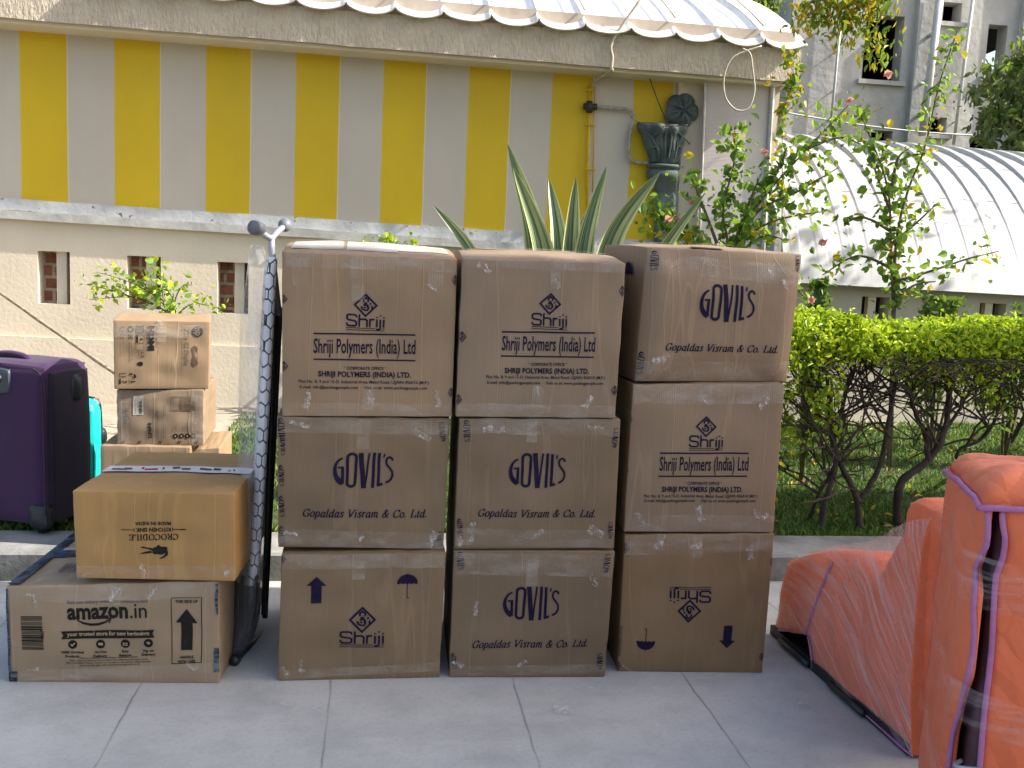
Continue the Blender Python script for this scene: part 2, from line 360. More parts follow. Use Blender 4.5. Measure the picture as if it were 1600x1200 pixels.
mb.hexa([Wp(-4, 0.05, 0.021), Wp(sE, 0.05, 0.021), Wp(sE, 0.05, 0.05), Wp(-4, 0.05, 0.05), Wp(-4, plz(-4), 0.021), Wp(sE, plz(sE), 0.021), Wp(sE, plz(sE), 0.045), Wp(-4, plz(-4), 0.045)])
mb.build('plinth', M['cream'], bld)
for h in nich:
    mb = MB(); a, b, c, d = h
    mb.add([Wp(a - .02, c - .02, -0.152), Wp(b + .02, c - .02, -0.152), Wp(b + .02, d + .02, -0.152), Wp(a - .02, d + .02, -0.152)], [(0, 1, 2, 3)])
    n_ = mb.build('niche', M['brick'], bld)
    x = a + (b - a) * .53; w = .055
    mb = MB(); mb.hexa([Wp(x, c, -.03), Wp(x + w * 1.5, c, -.03), Wp(x + w * 1.5, c, -.10), Wp(x, c, -.10), Wp(x, d, -.03), Wp(x + w * 1.5, d, -.03), Wp(x + w * 1.5, d, -.10), Wp(x, d, -.10)])
    mb.build('mullion', M['reveal'], n_)
# ledge and flashing band
def band(name, s0, s1, z0, z1, o0, o1, mats, parent, n=50, jz=0.0, jo=0.0):
    mb = MB()
    for i in range(n):
        a = s0 + (s1 - s0) * i / n; b = s0 + (s1 - s0) * (i + 1) / n
        ja, jb = jz * mnoise.noise((a * 2.5, 3, 0)), jz * mnoise.noise((b * 2.5, 3, 0))
        q = [Wp(a, z0(a) + ja, o1), Wp(b, z0(b) + jb, o1), Wp(b, z1(b) + jb, o1), Wp(a, z1(a) + ja, o1), Wp(a, z1(a), o0), Wp(b, z1(b), o0), Wp(a, z0(a), o0), Wp(b, z0(b), o0)]
        f = [(0, 1, 2, 3), (3, 2, 5, 4), (6, 7, 1, 0)]
        if i == 0: f.append((0, 3, 4, 6))
        if i == n - 1: f.append((1, 7, 5, 2))
        mb.add(q, f)
    return mb.build(name, mats, parent)
band('ledge', -4, sE - 0.3, lambda s: lz(s) - 0.072, lz, -0.05, 0.085, M['ledge'], bld, jz=0.004)
band('flashing', -4, sE - 0.3, lz, lambda s: lz(s) + 0.10, -0.03, 0.022, M['flash'], bld, jz=0.014)
# striped wall
s_st = [toW(x, 60 + x * .07)[0] for x in (30, 178, 322, 465, 600, 734, 864, 991)]
per = (s_st[-1] - s_st[0]) / 7
M['stripes'] = stripes(s_st[0], per)
s_end = toW(1058, 200)[0]
OV = 0.34
zf = lambda s: zf0 + (zf1 - zf0) * s / sf1
_a = toW(0, 28, OV); _b = toW(1250, 129, OV); zf0, zf1, sf1 = _a[1], _b[1], _b[0]
FH = 0.285
mb = MB(); mb.add([Wp(-4, 1.60, 0), Wp(s_end, 1.55, 0), Wp(s_end, 3.5, 0), Wp(-4, 3.5, 0)], [(0, 1, 2, 3)])
sw = mb.build('striped_wall', M['stripes'], bld); 
# the paint is measured along the wall
for v in sw.data.vertices: pass
sw.rotation_euler = (0, 0, WY); sw.data.transform(Matrix.Rotation(-WY, 4, 'Z'))
# eave slab: fascia and soffit
sx1 = toW(1250, 110, OV)[0]
band('fascia', -4, sx1, zf, lambda s: zf(s) + FH, -0.25, OV, M['fascia'], bld, n=90, jz=0.008)
band('drip_beam', -4, sx1 - .15, lambda s: zf(s) - 0.028, lambda s: zf(s) + .01, -0.02, OV - 0.05, M['cream'], bld, n=40)
# wavy white roof sheets
sr0, sr1 = toW(130, 5, OV)[0], toW(1236, 80, OV)[0]
pw = (toW(840, 35, OV)[0] - toW(463, 9, OV)[0]) / 5; sc0 = toW(463, 9, OV)[0]
vs, fs = [], []; NS, NT = 420, 14
for j in range(NT + 1):
    t_ = j / NT
    for i in range(NS + 1):
        s = sr0 + (sr1 + .12 - sr0) * i / NS; ph = abs(math.sin(math.pi * (s - sc0) / pw)) ** 0.34
        lift = (0.105 + .02 * mnoise.noise((s * 1.3, 5, 0))) * (1 - ph) + .012 * mnoise.noise((s * 3.1, t_ * 3, 7))
        end = max(0, (s - sr1 + .05) / .17); lift = lift * (1 - min(1, end)) + 0.05 * min(1, end) ** 2
        dz = 0.05 * math.sin(t_ * math.pi) 
        vs.append(Wp(s, zf(s) + FH + 0.012 + lift * (1 - .25 * t_) + t_ * 0.80 + dz - 0.03 * (1 - t_) ** 6, OV + 0.07 - t_ * 1.7))
for j in range(NT):
    for i in range(NS):
        a = j * (NS + 1) + i; fs.append((a, a + 1, a + NS + 2, a + NS + 1))
rs = mesh('roof_sheet', vs, fs, [M['white_sheet'], M['sheet_edge']], bld, smooth=True)
so_ = rs.modifiers.new('thickness', 'SOLIDIFY'); so_.thickness = 0.014; so_.offset = -1; so_.material_offset_rim = 1
for k in range(30):                                     # lap seams between the sheets
    s = sc0 + (k - 4) * pw * 2
    if s < sr0 or s > sr1 - .2: continue
    q = [Wp(s + .02 * i_, zf(s) + FH + 0.022 + 0.125 * (1 - .25 * t_) + t_ * .80 + .05 * math.sin(t_ * math.pi), OV + .05 - t_ * 1.6) for i_, t_ in ((0, 0.03), (0, .25), (0, .5), (0, .75), (0, 1))]
    MB().tube(q, 0.009, 6).build('roof_seam', M['sheet_edge'], bld, True)
# parapet strip above the sheets
band('infill_strip', -4, sx1 - .05, lambda s: zf(s) + FH + .001, lambda s: zf(s) + FH + .15, -.1, OV - .04, M['sheet_edge'], bld, n=40)
p0 = D(-250, -75, 11.0); p1 = D(1133, 8, 12.4)
mb = MB(); bk = Vector((0, 1.2, 0)); up = Vector((0, 0, 1.6)); dn = Vector((0, 0, -.16))
mb.hexa([p0 - up, p1 + dn, p1 + dn + bk, p0 - up + bk, p0 + up, p1 + up, p1 + up + bk, p0 + up + bk]); mb.build('parapet', M['tan_wall'], bld)
# the building's right end: column with carved ornament, polycarbonate panel
a0, z_ = toW(1057, 200, .05); a1, _ = toW(1099, 200, .05)
mb = MB(); mb.hexa([Wp(a0, .1, .05), Wp(a1, .1, .05), Wp(a1, .1, -.4), Wp(a0, .1, -.4), Wp(a0, 3.4, .05), Wp(a1, 3.4, .05), Wp(a1, 3.4, -.4), Wp(a0, 3.4, -.4)])
mb.build('end_column', M['cream'], bld)
def orn(pts, o):      # px list -> wall points
    return [Wp(*toW(x, y, o), o) for x, y in pts]
# capital: stacked moulded rows, wider at the top
def turned(rows, name, mat, flute=0.0, nf=5):
    vs, fs = [], []; n = 24
    for (xl, xr, y, dp) in rows:
        L = Wp(*toW(xl, y, .05), .05); Rr = Wp(*toW(xr, y, .05), .05); c = (L + Rr) / 2; w = (Rr - L).length / 2
        for k in range(n + 1):
            an = math.pi * k / n; r_ = 1 + flute * math.cos(an * nf * 2) * (1 if dp > .1 else 0.2)
            vs.append(c - WE * (w * math.cos(an)) + WN * (dp * (abs(math.sin(an)) ** .6) * r_))
    for j in range(len(rows) - 1):
        for k in range(n):
            a = j * (n + 1) + k; fs.append((a, a + 1, a + n + 2, a + n + 1))
    return mesh(name, vs, fs, mat, bld, smooth=True)
def wpts_(l):      # points on the bulging face of the capital
    out = []
    for x, y in l:
        xl, xr, dp = np.interp(y, [198, 213, 236, 256], [994, 1001, 1009, 1013]), np.interp(y, [198, 213, 236, 256], [1072, 1067, 1064, 1062]), np.interp(y, [198, 213, 236, 256], [.2, .17, .14, .11])
        u = max(-1, min(1, (x - (xl + xr) / 2) / ((xr - xl) / 2))); o = .05 + dp * (1 - u * u) ** .3 + .004; p = Wp(*toW(x, y, .05), .05); out.append(p + WN * (o - .05))
    return out
turned([(996, 1070, 193, .02), (994, 1072, 198, .2), (996, 1070, 207, .21), (1001, 1067, 213, .17), (1003, 1066, 222, .16), (1009, 1064, 236, .14), (1014, 1062, 250, .11), (1013, 1062, 256, .11), (1013, 1062, 257, .02)], 'capital', M['slate'], .10)
turned([(1011, 1062, 257, .02), (1010, 1062, 258, .14), (1010, 1061, 263, .14), (1016, 1060, 265, .10), (1010, 1061, 268, .13), (1010, 1061, 279, .13), (1021, 1060, 284, .09), (1020, 1059, 296, .09), (1025, 1059, 300, .07), (1022, 1059, 306, .08), (1022, 1058, 420, .08)], 'column_shaft', M['slate'])
for pl in ([(1032, 203), (1031, 225), (1033, 250)], [(1040, 204), (1040, 225), (1038, 250)], [(1030, 208), (1018, 212), (1010, 222), (1014, 232), (1021, 228), (1018, 221)], [(1042, 208), (1054, 212), (1062, 222), (1058, 232), (1050, 228), (1053, 221)], [(1024, 250), (1022, 236), (1012, 218), (1004, 208)], [(1048, 250), (1050, 236), (1058, 218), (1066, 208)]):
    q_ = spline(wpts_(pl), 18); MB().tube(q_, [.007 + .007 * math.sin(math.pi * i / 18) for i in range(19)], 6).build('carved_leaf', M['slate'], bld, True)
# rosette: six petals round a boss
cx_, cz_ = toW(1065, 173, .06); vs, fs = [], []; n = 60; rr_ = (toW(1092, 173, .06)[0] - cx_)
for j in range(11):
    r_ = j / 10
    for k in range(n):
        an = 2 * math.pi * k / n; pet = 0.80 + .20 * abs(math.cos(an * 2.5 + .3)) ** .5
        hgt = .055 * math.sin(min(1, r_ * 1.15) * math.pi) * (.10 + .90 * abs(math.cos(an * 2.5 + .3)) ** .7) * (1 - .55 * math.exp(-((abs(((an * 2.5 + .3) / math.pi + .5) % 1 - .5)) / .10) ** 2) * (r_ > .3)) + (.05 if r_ < .15 else 0) + .03
        if j == 10: hgt = 0
        vs.append(Wp(cx_ + rr_ * r_ * pet * math.cos(an), cz_ + rr_ * r_ * pet * math.sin(an), .06 + hgt))
for j in range(10):
    for k in range(n):
        fs.append((j * n + k, j * n + (k + 1) % n, (j + 1) * n + (k + 1) % n, (j + 1) * n + k))
mesh('rosette', vs, fs, M['slate'], bld, smooth=True)
o_ = .16
pp = [toW(1088, 470, o_), toW(1186, 470, o_), toW(1206, 134, o_), toW(1101, 128, o_)]
mb = MB(); q = [Wp(s, z, o_) for s, z in pp]; q2 = [Wp(s, z, o_ - .012) for s, z in pp]
mb.add(q + q2, [(0, 1, 2, 3), (7, 6, 5, 4), (0, 4, 5, 1), (1, 5, 6, 2), (2, 6, 7, 3), (3, 7, 4, 0)]); pc = mb.build('polycarbonate_panel', M['poly'], bld)
mb = MB(); mb.tube([q[0] + WN * .02, q[3] + WN * .02], .012, 6); mb.tube([q[1] + WN * .02, q[2] + WN * .02], .022, 6); mb.tube([Wp(*toW(1095, 322, o_), o_ - .05), Wp(*toW(1194, 318, o_), o_ - .05)], .03, 6); mb.build('panel_frame', M['metal_post'], pc)
mb = MB(); sR = toW(1196, 300)[0]        # end wall behind the panel
mb.hexa([Wp(a1 + .002, .1, .03), Wp(sR, .1, .03), Wp(sR, .1, -3), Wp(a1 + .002, .1, -3), Wp(a1 + .002, 3.38, .03), Wp(sR + .06, 3.38, .03), Wp(sR + .06, 3.38, -3), Wp(a1 + .002, 3.38, -3)]); mb.build('end_wall', M['cream'], bld)
# pipes and cables on the wall
def wpts(l, o): return [Wp(*toW(x, y, o), o) for x, y in l]
pg = empty('gas_pipe', Wp(*toW(921, 390, .04), .04), 'thin pipe running up a yellow stripe and bending along the wall through a black valve', 'pipe')
MB().tube(wpts([(916, 385), (919, 240), (922, 132)], .04), .013, 8).tube(wpts([(926, 300), (929, 135)], .03), .006, 6).build('riser_pipe', M['yellow_paint'], pg, True)
MB().tube(spline(wpts([(923, 166), (960, 169), (983, 172), (990, 178), (988, 195), (984, 215), (983, 240), (986, 250), (1000, 254), (1016, 255)], .05), 40), .014, 8).build('branch_pipe', M['grey_pipe'], pg, True)
MB().tube(wpts([(912, 166), (932, 167)], .055), .030, 10).tube(wpts([(921, 158), (921, 176)], .07), .03, 10).build('valve', M['blackwire'], pg, True)
for y in (140, 195, 265): MB().tube(wpts([(916, y), (929, y)], .05), .010, 6).build('pipe_clip', M['yellow_paint'], pg)
cb = MB().tube(spline(wpts([(1006, -8), (958, 62), (957, 90), (955, 108)], OV + .035) + wpts([(955, 110)], OV - .01) + wpts([(928, 128), (922, 140)], .03), 24), .013, 8).build('conduit', M['wire'], None, True, loc=Wp(*toW(957, 90, OV), OV))
tag(cb, 'pale conduit hanging over the fascia and bending in to the yellow pipe', 'cable')
lp = [(1190, 72), (1155, 84), (1140, 96), (1131, 122), (1133, 150), (1145, 168), (1160, 173), (1172, 165), (1179, 140), (1176, 110), (1172, 84), (1160, 76)]
tag(MB().tube(spline(wpts(lp, OV + .09), 60), .0085, 6).build('cable_loop', M['wire'], None, True, loc=Wp(*toW(1155, 84, OV), OV)), 'loop of pale cable hanging from the right corner of the roof edge', 'cable')
tag(MB().tube(spline(wpts([(1014, 120), (1040, 185), (1068, 215)], .12) + wpts([(1078, 225)], .06), 20), .005, 5).build('thin_cable', M['blackwire'], None, True, loc=Wp(*toW(1014, 120, .12), .12)), 'thin black cable slanting across the carved rosette and capital', 'cable')
tag(MB().tube(spline(wpts([(985, 182), (1005, 193), (1035, 197), (1075, 195)], .26), 16), .004, 5).build('thin_cable', M['blackwire'], None, True, loc=Wp(*toW(985, 182, .2), .2)), 'thin black cable from the grey pipe over the top of the capital', 'cable')
# little hooks under the ledge
# ------------------------------------------------------------------ barrel roof shed
shed = empty('barrel_roof_shed', Wp(sE, 0, 0), 'low cream shed under a curved ribbed white metal roof behind the hedge', 'shed')
ze = toW(1258, 442, .22)[1]
def barrel(s, th, lift=0.0):
    a_, b_ = 2.35 + lift, 1.62 + lift
    c0 = math.cos(R(22)); s0_ = math.sin(R(22))
    return Wp(s, ze - .012 * (s - sE) + b_ * (math.sin(th) - s0_) / (1 - s0_), .22 - a_ * (c0 - math.cos(th)) / c0)
rp = 0.262; vs, fs = [], []; prof = [(0, 0), (.27, 0), (.345, .06), (.64, .06), (.715, 0), (1, 0)]
ss = []; s = sE - .02; kk = 0
while s < 13:
    for f_, h_ in prof[:-1]: ss.append((s + f_ * rp, h_))
    s += rp
NTH = 22
for j in range(NTH + 1):
    th = R(22 + (118 - 22) * j / NTH)
    for s_, h_ in ss: vs.append(barrel(s_, th, h_))
ns = len(ss)
for j in range(NTH):
    for i in range(ns - 1): a = j * ns + i; fs.append((a, a + 1, a + ns + 1, a + ns))
def roofmetal():
    m, t, b = newmat('white_metal_roof'); v = coords(t)
    col = ramp(t, noise(t, v, 1.1, 5), [(0.3, (0.33, 0.34, 0.345)), (0.7, (0.41, 0.41, 0.405))])
    spot = ramp(t, noise(t, v, 7, 3), [(0.70, 0.0), (0.74, 1.0)]); col = mix(t, mth(t, 'MULTIPLY', spot, 0.6), col, (0.30, 0.29, 0.27))
    st = ramp(t, noise(t, coords(t, (5, 1, 1)), 2.2, 4), [(0.55, 0.0), (0.75, 1.0)]); col = mix(t, mth(t, 'MULTIPLY', st, 0.22), col, (0.45, 0.43, 0.39))
    t.links.new(col, b.inputs['Base Color']); b.inputs['Roughness'].default_value = 0.42; return m
M['roof'] = roofmetal()
rf = mesh('curved_roof', vs, fs, M['roof'], shed)
sm = rf.modifiers.new('thickness', 'SOLIDIFY'); sm.thickness = 0.006; sm.offset = -1
mb = MB()
for th, so in ((47, 0), (62, 1.0), (38, 2.4)):
    for i in range(14 if th == 47 else 9):
        s_ = sE + so + .04 + i * rp + (0 if th == 47 else .8)
        MB().tube([barrel(s_ - .07, R(th), .004), barrel(s_ + .10, R(th), .004)], .004, 4).build('lap_joint', M['metal_post'], rf)
nz = lambda s: toW(1365, 463, .0)[1]
hs = []
sn, zt_ = toW(1346, 463); sn2, _ = toW(1386, 463); step_ = toW(1530, 470)[0] - sn
for k in range(5): hs.append((sn + step_ * k, sn2 + step_ * k + .02, zt_ - .47 - .015 * k, zt_ - .015 * k))
mb = MB(); wall_holes(mb, lambda s, z, o: Wp(s, z, o + 0.02), sE + .004, 13, 0.05, lambda s: ze + .25 - .012 * (s - sE), hs, 0.2)
M['shed_wall'] = pm('shed_plaster', (0.50, 0.46, 0.385), (0.42, 0.385, 0.32), 1.6, 0.85, 30, 0.25)
mb.build('shed_wall', [M['shed_wall'], M['reveal']], shed)
for h in hs:
    a, b, c, d = h
    mb = MB(); mb.add([Wp(a - .02, c - .02, -.17), Wp(b + .02, c - .02, -.17), Wp(b + .02, d + .02, -.17), Wp(a - .02, d + .02, -.17)], [(0, 1, 2, 3)]); v_ = mb.build('vent', M['dark'], shed)
    x = a + (b - a) * .3; mb = MB(); mb.hexa([Wp(x, c, -.02), Wp(x + .08, c, -.02), Wp(x + .08, c, -.09), Wp(x, c, -.09), Wp(x, d, -.02), Wp(x + .08, d, -.02), Wp(x + .08, d, -.09), Wp(x, d, -.09)]); mb.build('mullion', M['reveal'], v_)
mb = MB(); zz = plz(sE) ; mb.hexa([Wp(sE + .01, .05, .021), Wp(13, .05, .021), Wp(13, .05, .05), Wp(sE + .01, .05, .05), Wp(sE + .01, zz, .021), Wp(13, zz - .1, .021), Wp(13, zz - .1, .045), Wp(sE + .01, zz, .045)]); mb.build('plinth', M['shed_wall'], shed)

# ------------------------------------------------------------------ grey building far behind
GY = R(8); GO = Vector((4.0, 16.5, 0)); GE = Vector((math.cos(GY), math.sin(GY), 0)); GN = Vector((math.sin(GY), -math.cos(GY), 0))
def Gp(s, z, off=0.0): return GO + GE * s + GN * off + Vector((0, 0, z))
def toG(px, py, off=0.0):
    p = PL(px, py, GO + GN * off, GN); return (p - GO).dot(GE), p.z
def greyplaster():
    m, t, b = newmat('bare_cement_render'); v = coords(t)
    col = ramp(t, noise(t, v, 0.9, 7, 0.65), [(0.3, (0.28, 0.28, 0.27)), (0.5, (0.42, 0.41, 0.39)), (0.72, (0.54, 0.52, 0.475))])
    st = ramp(t, noise(t, coords(t, (3, 3, 0.25)), 1.4, 5), [(0.5, 0.0), (0.75, 1.0)]); col = mix(t, mth(t, 'MULTIPLY', st, 0.35), col, (0.24, 0.24, 0.23))
    t.links.new(col, b.inputs['Base Color']); b.inputs['Roughness'].default_value = 0.9; bump(t, b, noise(t, v, 9, 6), 0.4, 0.03); return m
M['render'] = greyplaster()
gb = empty('unfinished_building', Gp(0, 0, 0), 'bare grey cement building with empty window openings rising behind the white curved roof', 'building')
def gh(x0, x1, y0, y1):
    a = toG(x0, y1); b = toG(x1, y0); return (a[0], b[0], a[1], b[1])
gw = [gh(1346, 1414, 26, 124), gh(1472, 1504, 5, 34), gh(1537, 1575, 40, 120), gh(1360, 1395, 205, 222), gh(1448, 1480, 184, 209), gh(1514, 1552, 216, 240)]
mb = MB(); gl = toG(1232, 100)[0]
wall_holes(mb, Gp, gl, 22, -.02, 9.5, gw, 0.28)
mb.add([Gp(gl, -.02, 0), Gp(gl, 9.5, 0), Gp(gl, 9.5, -8), Gp(gl, -.02, -8)], [(0, 1, 2, 3)])
mb.build('wall', [M['render'], M['render']], gb)
for i, h in enumerate(gw):
    a, b, c, d = h
    mb = MB()
    if i == 2:      # daylight shows through the lower half of this one
        mb.add([Gp(a - .05, c + (d - c) * .38, -.33), Gp(b + .05, c + (d - c) * .62, -.33), Gp(b + .05, d + .05, -.33), Gp(a - .05, d + .05, -.33)], [(0, 1, 2, 3)])
    else:
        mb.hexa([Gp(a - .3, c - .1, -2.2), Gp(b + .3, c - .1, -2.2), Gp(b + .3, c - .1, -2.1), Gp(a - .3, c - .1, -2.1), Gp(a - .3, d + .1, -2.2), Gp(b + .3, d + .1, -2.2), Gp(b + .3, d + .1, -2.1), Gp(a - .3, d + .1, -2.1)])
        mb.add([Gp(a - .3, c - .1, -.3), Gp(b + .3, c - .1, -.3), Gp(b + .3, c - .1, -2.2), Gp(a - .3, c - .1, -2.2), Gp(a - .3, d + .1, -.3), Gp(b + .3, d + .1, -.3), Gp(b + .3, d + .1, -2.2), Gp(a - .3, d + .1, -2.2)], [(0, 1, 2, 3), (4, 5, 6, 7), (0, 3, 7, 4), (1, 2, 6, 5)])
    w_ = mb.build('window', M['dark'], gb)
    mb = MB(); mb.hexa([Gp(a - .08, c - .07, .001), Gp(b + .08, c - .07, .001), Gp(b + .08, c - .07, .07), Gp(a - .08, c - .07, .07), Gp(a - .08, c, .001), Gp(b + .08, c, .001), Gp(b + .08, c, .07), Gp(a - .08, c, .07)]); mb.build('sill', M['render'], w_)
a = toG(1290, 60)[0]; b = toG(1325, 60)[0]
mb = MB()
for (x0, x1, o) in ((1424, 1452, .10), (1586, 1640, .12)):
    a = toG(x0, 100)[0]; b = toG(x1, 100)[0]; mb.hexa([Gp(a, 0, .001), Gp(b, 0, .001), Gp(b, 0, o), Gp(a, 0, o), Gp(a, 9.5, .001), Gp(b, 9.5, .001), Gp(b, 9.5, o), Gp(a, 9.5, o)])
mb.build('pilaster', M['render'], gb)
M['white_pipe'] = pm('pale_drain_pipe', (0.55, 0.56, 0.56), (0.42, 0.43, 0.43), 6, 0.5)
for (x0, y0, x1, y1, r_, o, lb) in ((1470, -15, 1441, 212, .062, .2, 'thick pale drain pipe down the grey building beside its small upper window'), (1522, -15, 1490, 226, .028, .09, 'thin pale pipe down the grey building right of the thick drain pipe'), (1315, 20, 1296, 216, .022, .09, 'thin pale pipe down the grey building left of its tall dark window')):
    p_ = [Gp(*toG(x0, y0, o), o), Gp(*toG(x1, y1, o), o)]
    mb = MB().tube(p_, r_, 10)
    for f_ in (.3, .62, .85): mb.tube([p_[0].lerp(p_[1], f_) - GE * (r_ * 1.2), p_[0].lerp(p_[1], f_) - GN * o], r_ * .5, 6)
    tag(mb.build('drain_pipe', M['white_pipe'], None, True, loc=p_[1]), lb, 'pipe', 'drain pipes on the grey building')
w0 = Gp(*toG(1206, 172, 2.5), 2.5); w1 = Gp(*toG(1640, 214, 2.5), 2.5)
cs = [w0.lerp(w1, i / 20) - Vector((0, 0, .10 * math.sin(math.pi * i / 20))) for i in range(21)]
tag(MB().tube(cs, .012, 5).build('overhead_cable', M['metal_post'], None, True, loc=w0), 'pale cable strung across the front of the grey building above the curved roof', 'cable')
w0 = Wp(*toW(1395, 338, .6), .6); w1 = Wp(*toW(1640, 362, .6), .6)
cs = [w0.lerp(w1, i / 12) - Vector((0, 0, .02 * math.sin(math.pi * i / 12))) for i in range(13)]
tag(MB().tube(cs, .004, 4).build('line_wire', M['metal_post'], None, True, loc=w0), 'thin wire stretched just in front of the curved white roof', 'wire')
# porch roof added out of view, outline stepped to shade driveway and cartons
pr = empty('sunshade_roof', (12, 0, 0), 'high unseen concrete porch roof on round columns beside the driveway', 'sunshade')
poly = [(6.97, -4), (16.5, -4), (16.5, 5.2), (12.1, 5.2), (12.1, 4.72), (11.37, 4.72), (11.37, 4.15), (10.5, 4.15), (10.5, 3.39), (9.8, 3.39), (9.8, 3.25), (6.97, 3.25)]
mb = MB(); n = len(poly)
mb.add([(x, y, 9.0) for x, y in poly] + [(x, y, 9.22) for x, y in poly], [tuple(range(n))[::-1], tuple(range(n, 2 * n))] + [(i, (i + 1) % n, (i + 1) % n + n, i + n) for i in range(n)])
mb.build('sunshade_slab', M['cream'], pr)
for x, y in ((10.6, 3.0), (10.6, -3), (16, 4.3), (16, -3)): MB().tube([(x, y, -.02), (x, y, 9.0)], .2, 16).build('column', M['cream'], pr, True)  # columns added to carry the unseen slab
# ================================================================== printing: 2-D shapes in (x right, y up)
def seg_poly(pts, w):
    """ribbon of varying width along a polyline -> list of quads"""
    P = [np.array(p, float) for p in pts]; n = len(P); L, Rr = [], []
    for i in range(n):
        a = P[max(i - 1, 0)]; b = P[min(i + 1, n - 1)]
        d1 = P[i] - a if i else b - P[i]; d2 = b - P[i] if i < n - 1 else d1
        d1 = d1 / (np.hypot(*d1) + 1e-9); d2 = d2 / (np.hypot(*d2) + 1e-9)
        t = d1 + d2; t = t / (np.hypot(*t) + 1e-9); nn = np.array([-t[1], t[0]])
        k = 1 / max(0.45, abs(nn @ np.array([-d1[1], d1[0]])))
        wi = (w(i, d1) if callable(w) else (w[i] if isinstance(w, (list, tuple)) else w)) * .5 * k
        L.append(P[i] + nn * wi); Rr.append(P[i] - nn * wi)
    return [[tuple(L[i]), tuple(Rr[i]), tuple(Rr[i + 1]), tuple(L[i + 1])] for i in range(n - 1)]
def arc(cx, cy, rx, ry, a0, a1, n=14):
    return [(cx + rx * math.cos(R(a0 + (a1 - a0) * i / n)), cy + ry * math.sin(R(a0 + (a1 - a0) * i / n))) for i in range(n + 1)]
_tc = {}
def font_polys(s, bold=0.0):
    k = (s, bold)
    if k in _tc: return _tc[k]
    cu = bpy.data.curves.new('t', 'FONT'); cu.body = s; cu.size = 1.0; cu.offset = bold; cu.resolution_u = 2; cu.fill_mode = 'FRONT'
    o = bpy.data.objects.new('t', cu); COL.objects.link(o); dg = bpy.context.evaluated_depsgraph_get(); dg.update()
    me = bpy.data.meshes.new_from_object(o.evaluated_get(dg))
    v = [(p.co.x, p.co.y) for p in me.vertices]; pl = [[v[i] for i in p.vertices] for p in me.polygons]
    bpy.data.objects.remove(o); bpy.data.meshes.remove(me); bpy.data.curves.remove(cu)
    _tc[k] = pl; return pl
_CAP = None
def fit(polys, cap):
    """scale so that x spans 0..1 and cap height is 1"""
    xs = [p[0] for q in polys for p in q]; x0, x1 = min(xs), max(xs)
    return [[((p[0] - x0) / (x1 - x0), p[1] / cap) for p in q] for q in polys]
def sans(s, bold=0.0):
    global _CAP
    if _CAP is None: _CAP = max(p[1] for q in font_polys('H') for p in q)
    return fit(font_polys(s, bold), _CAP)
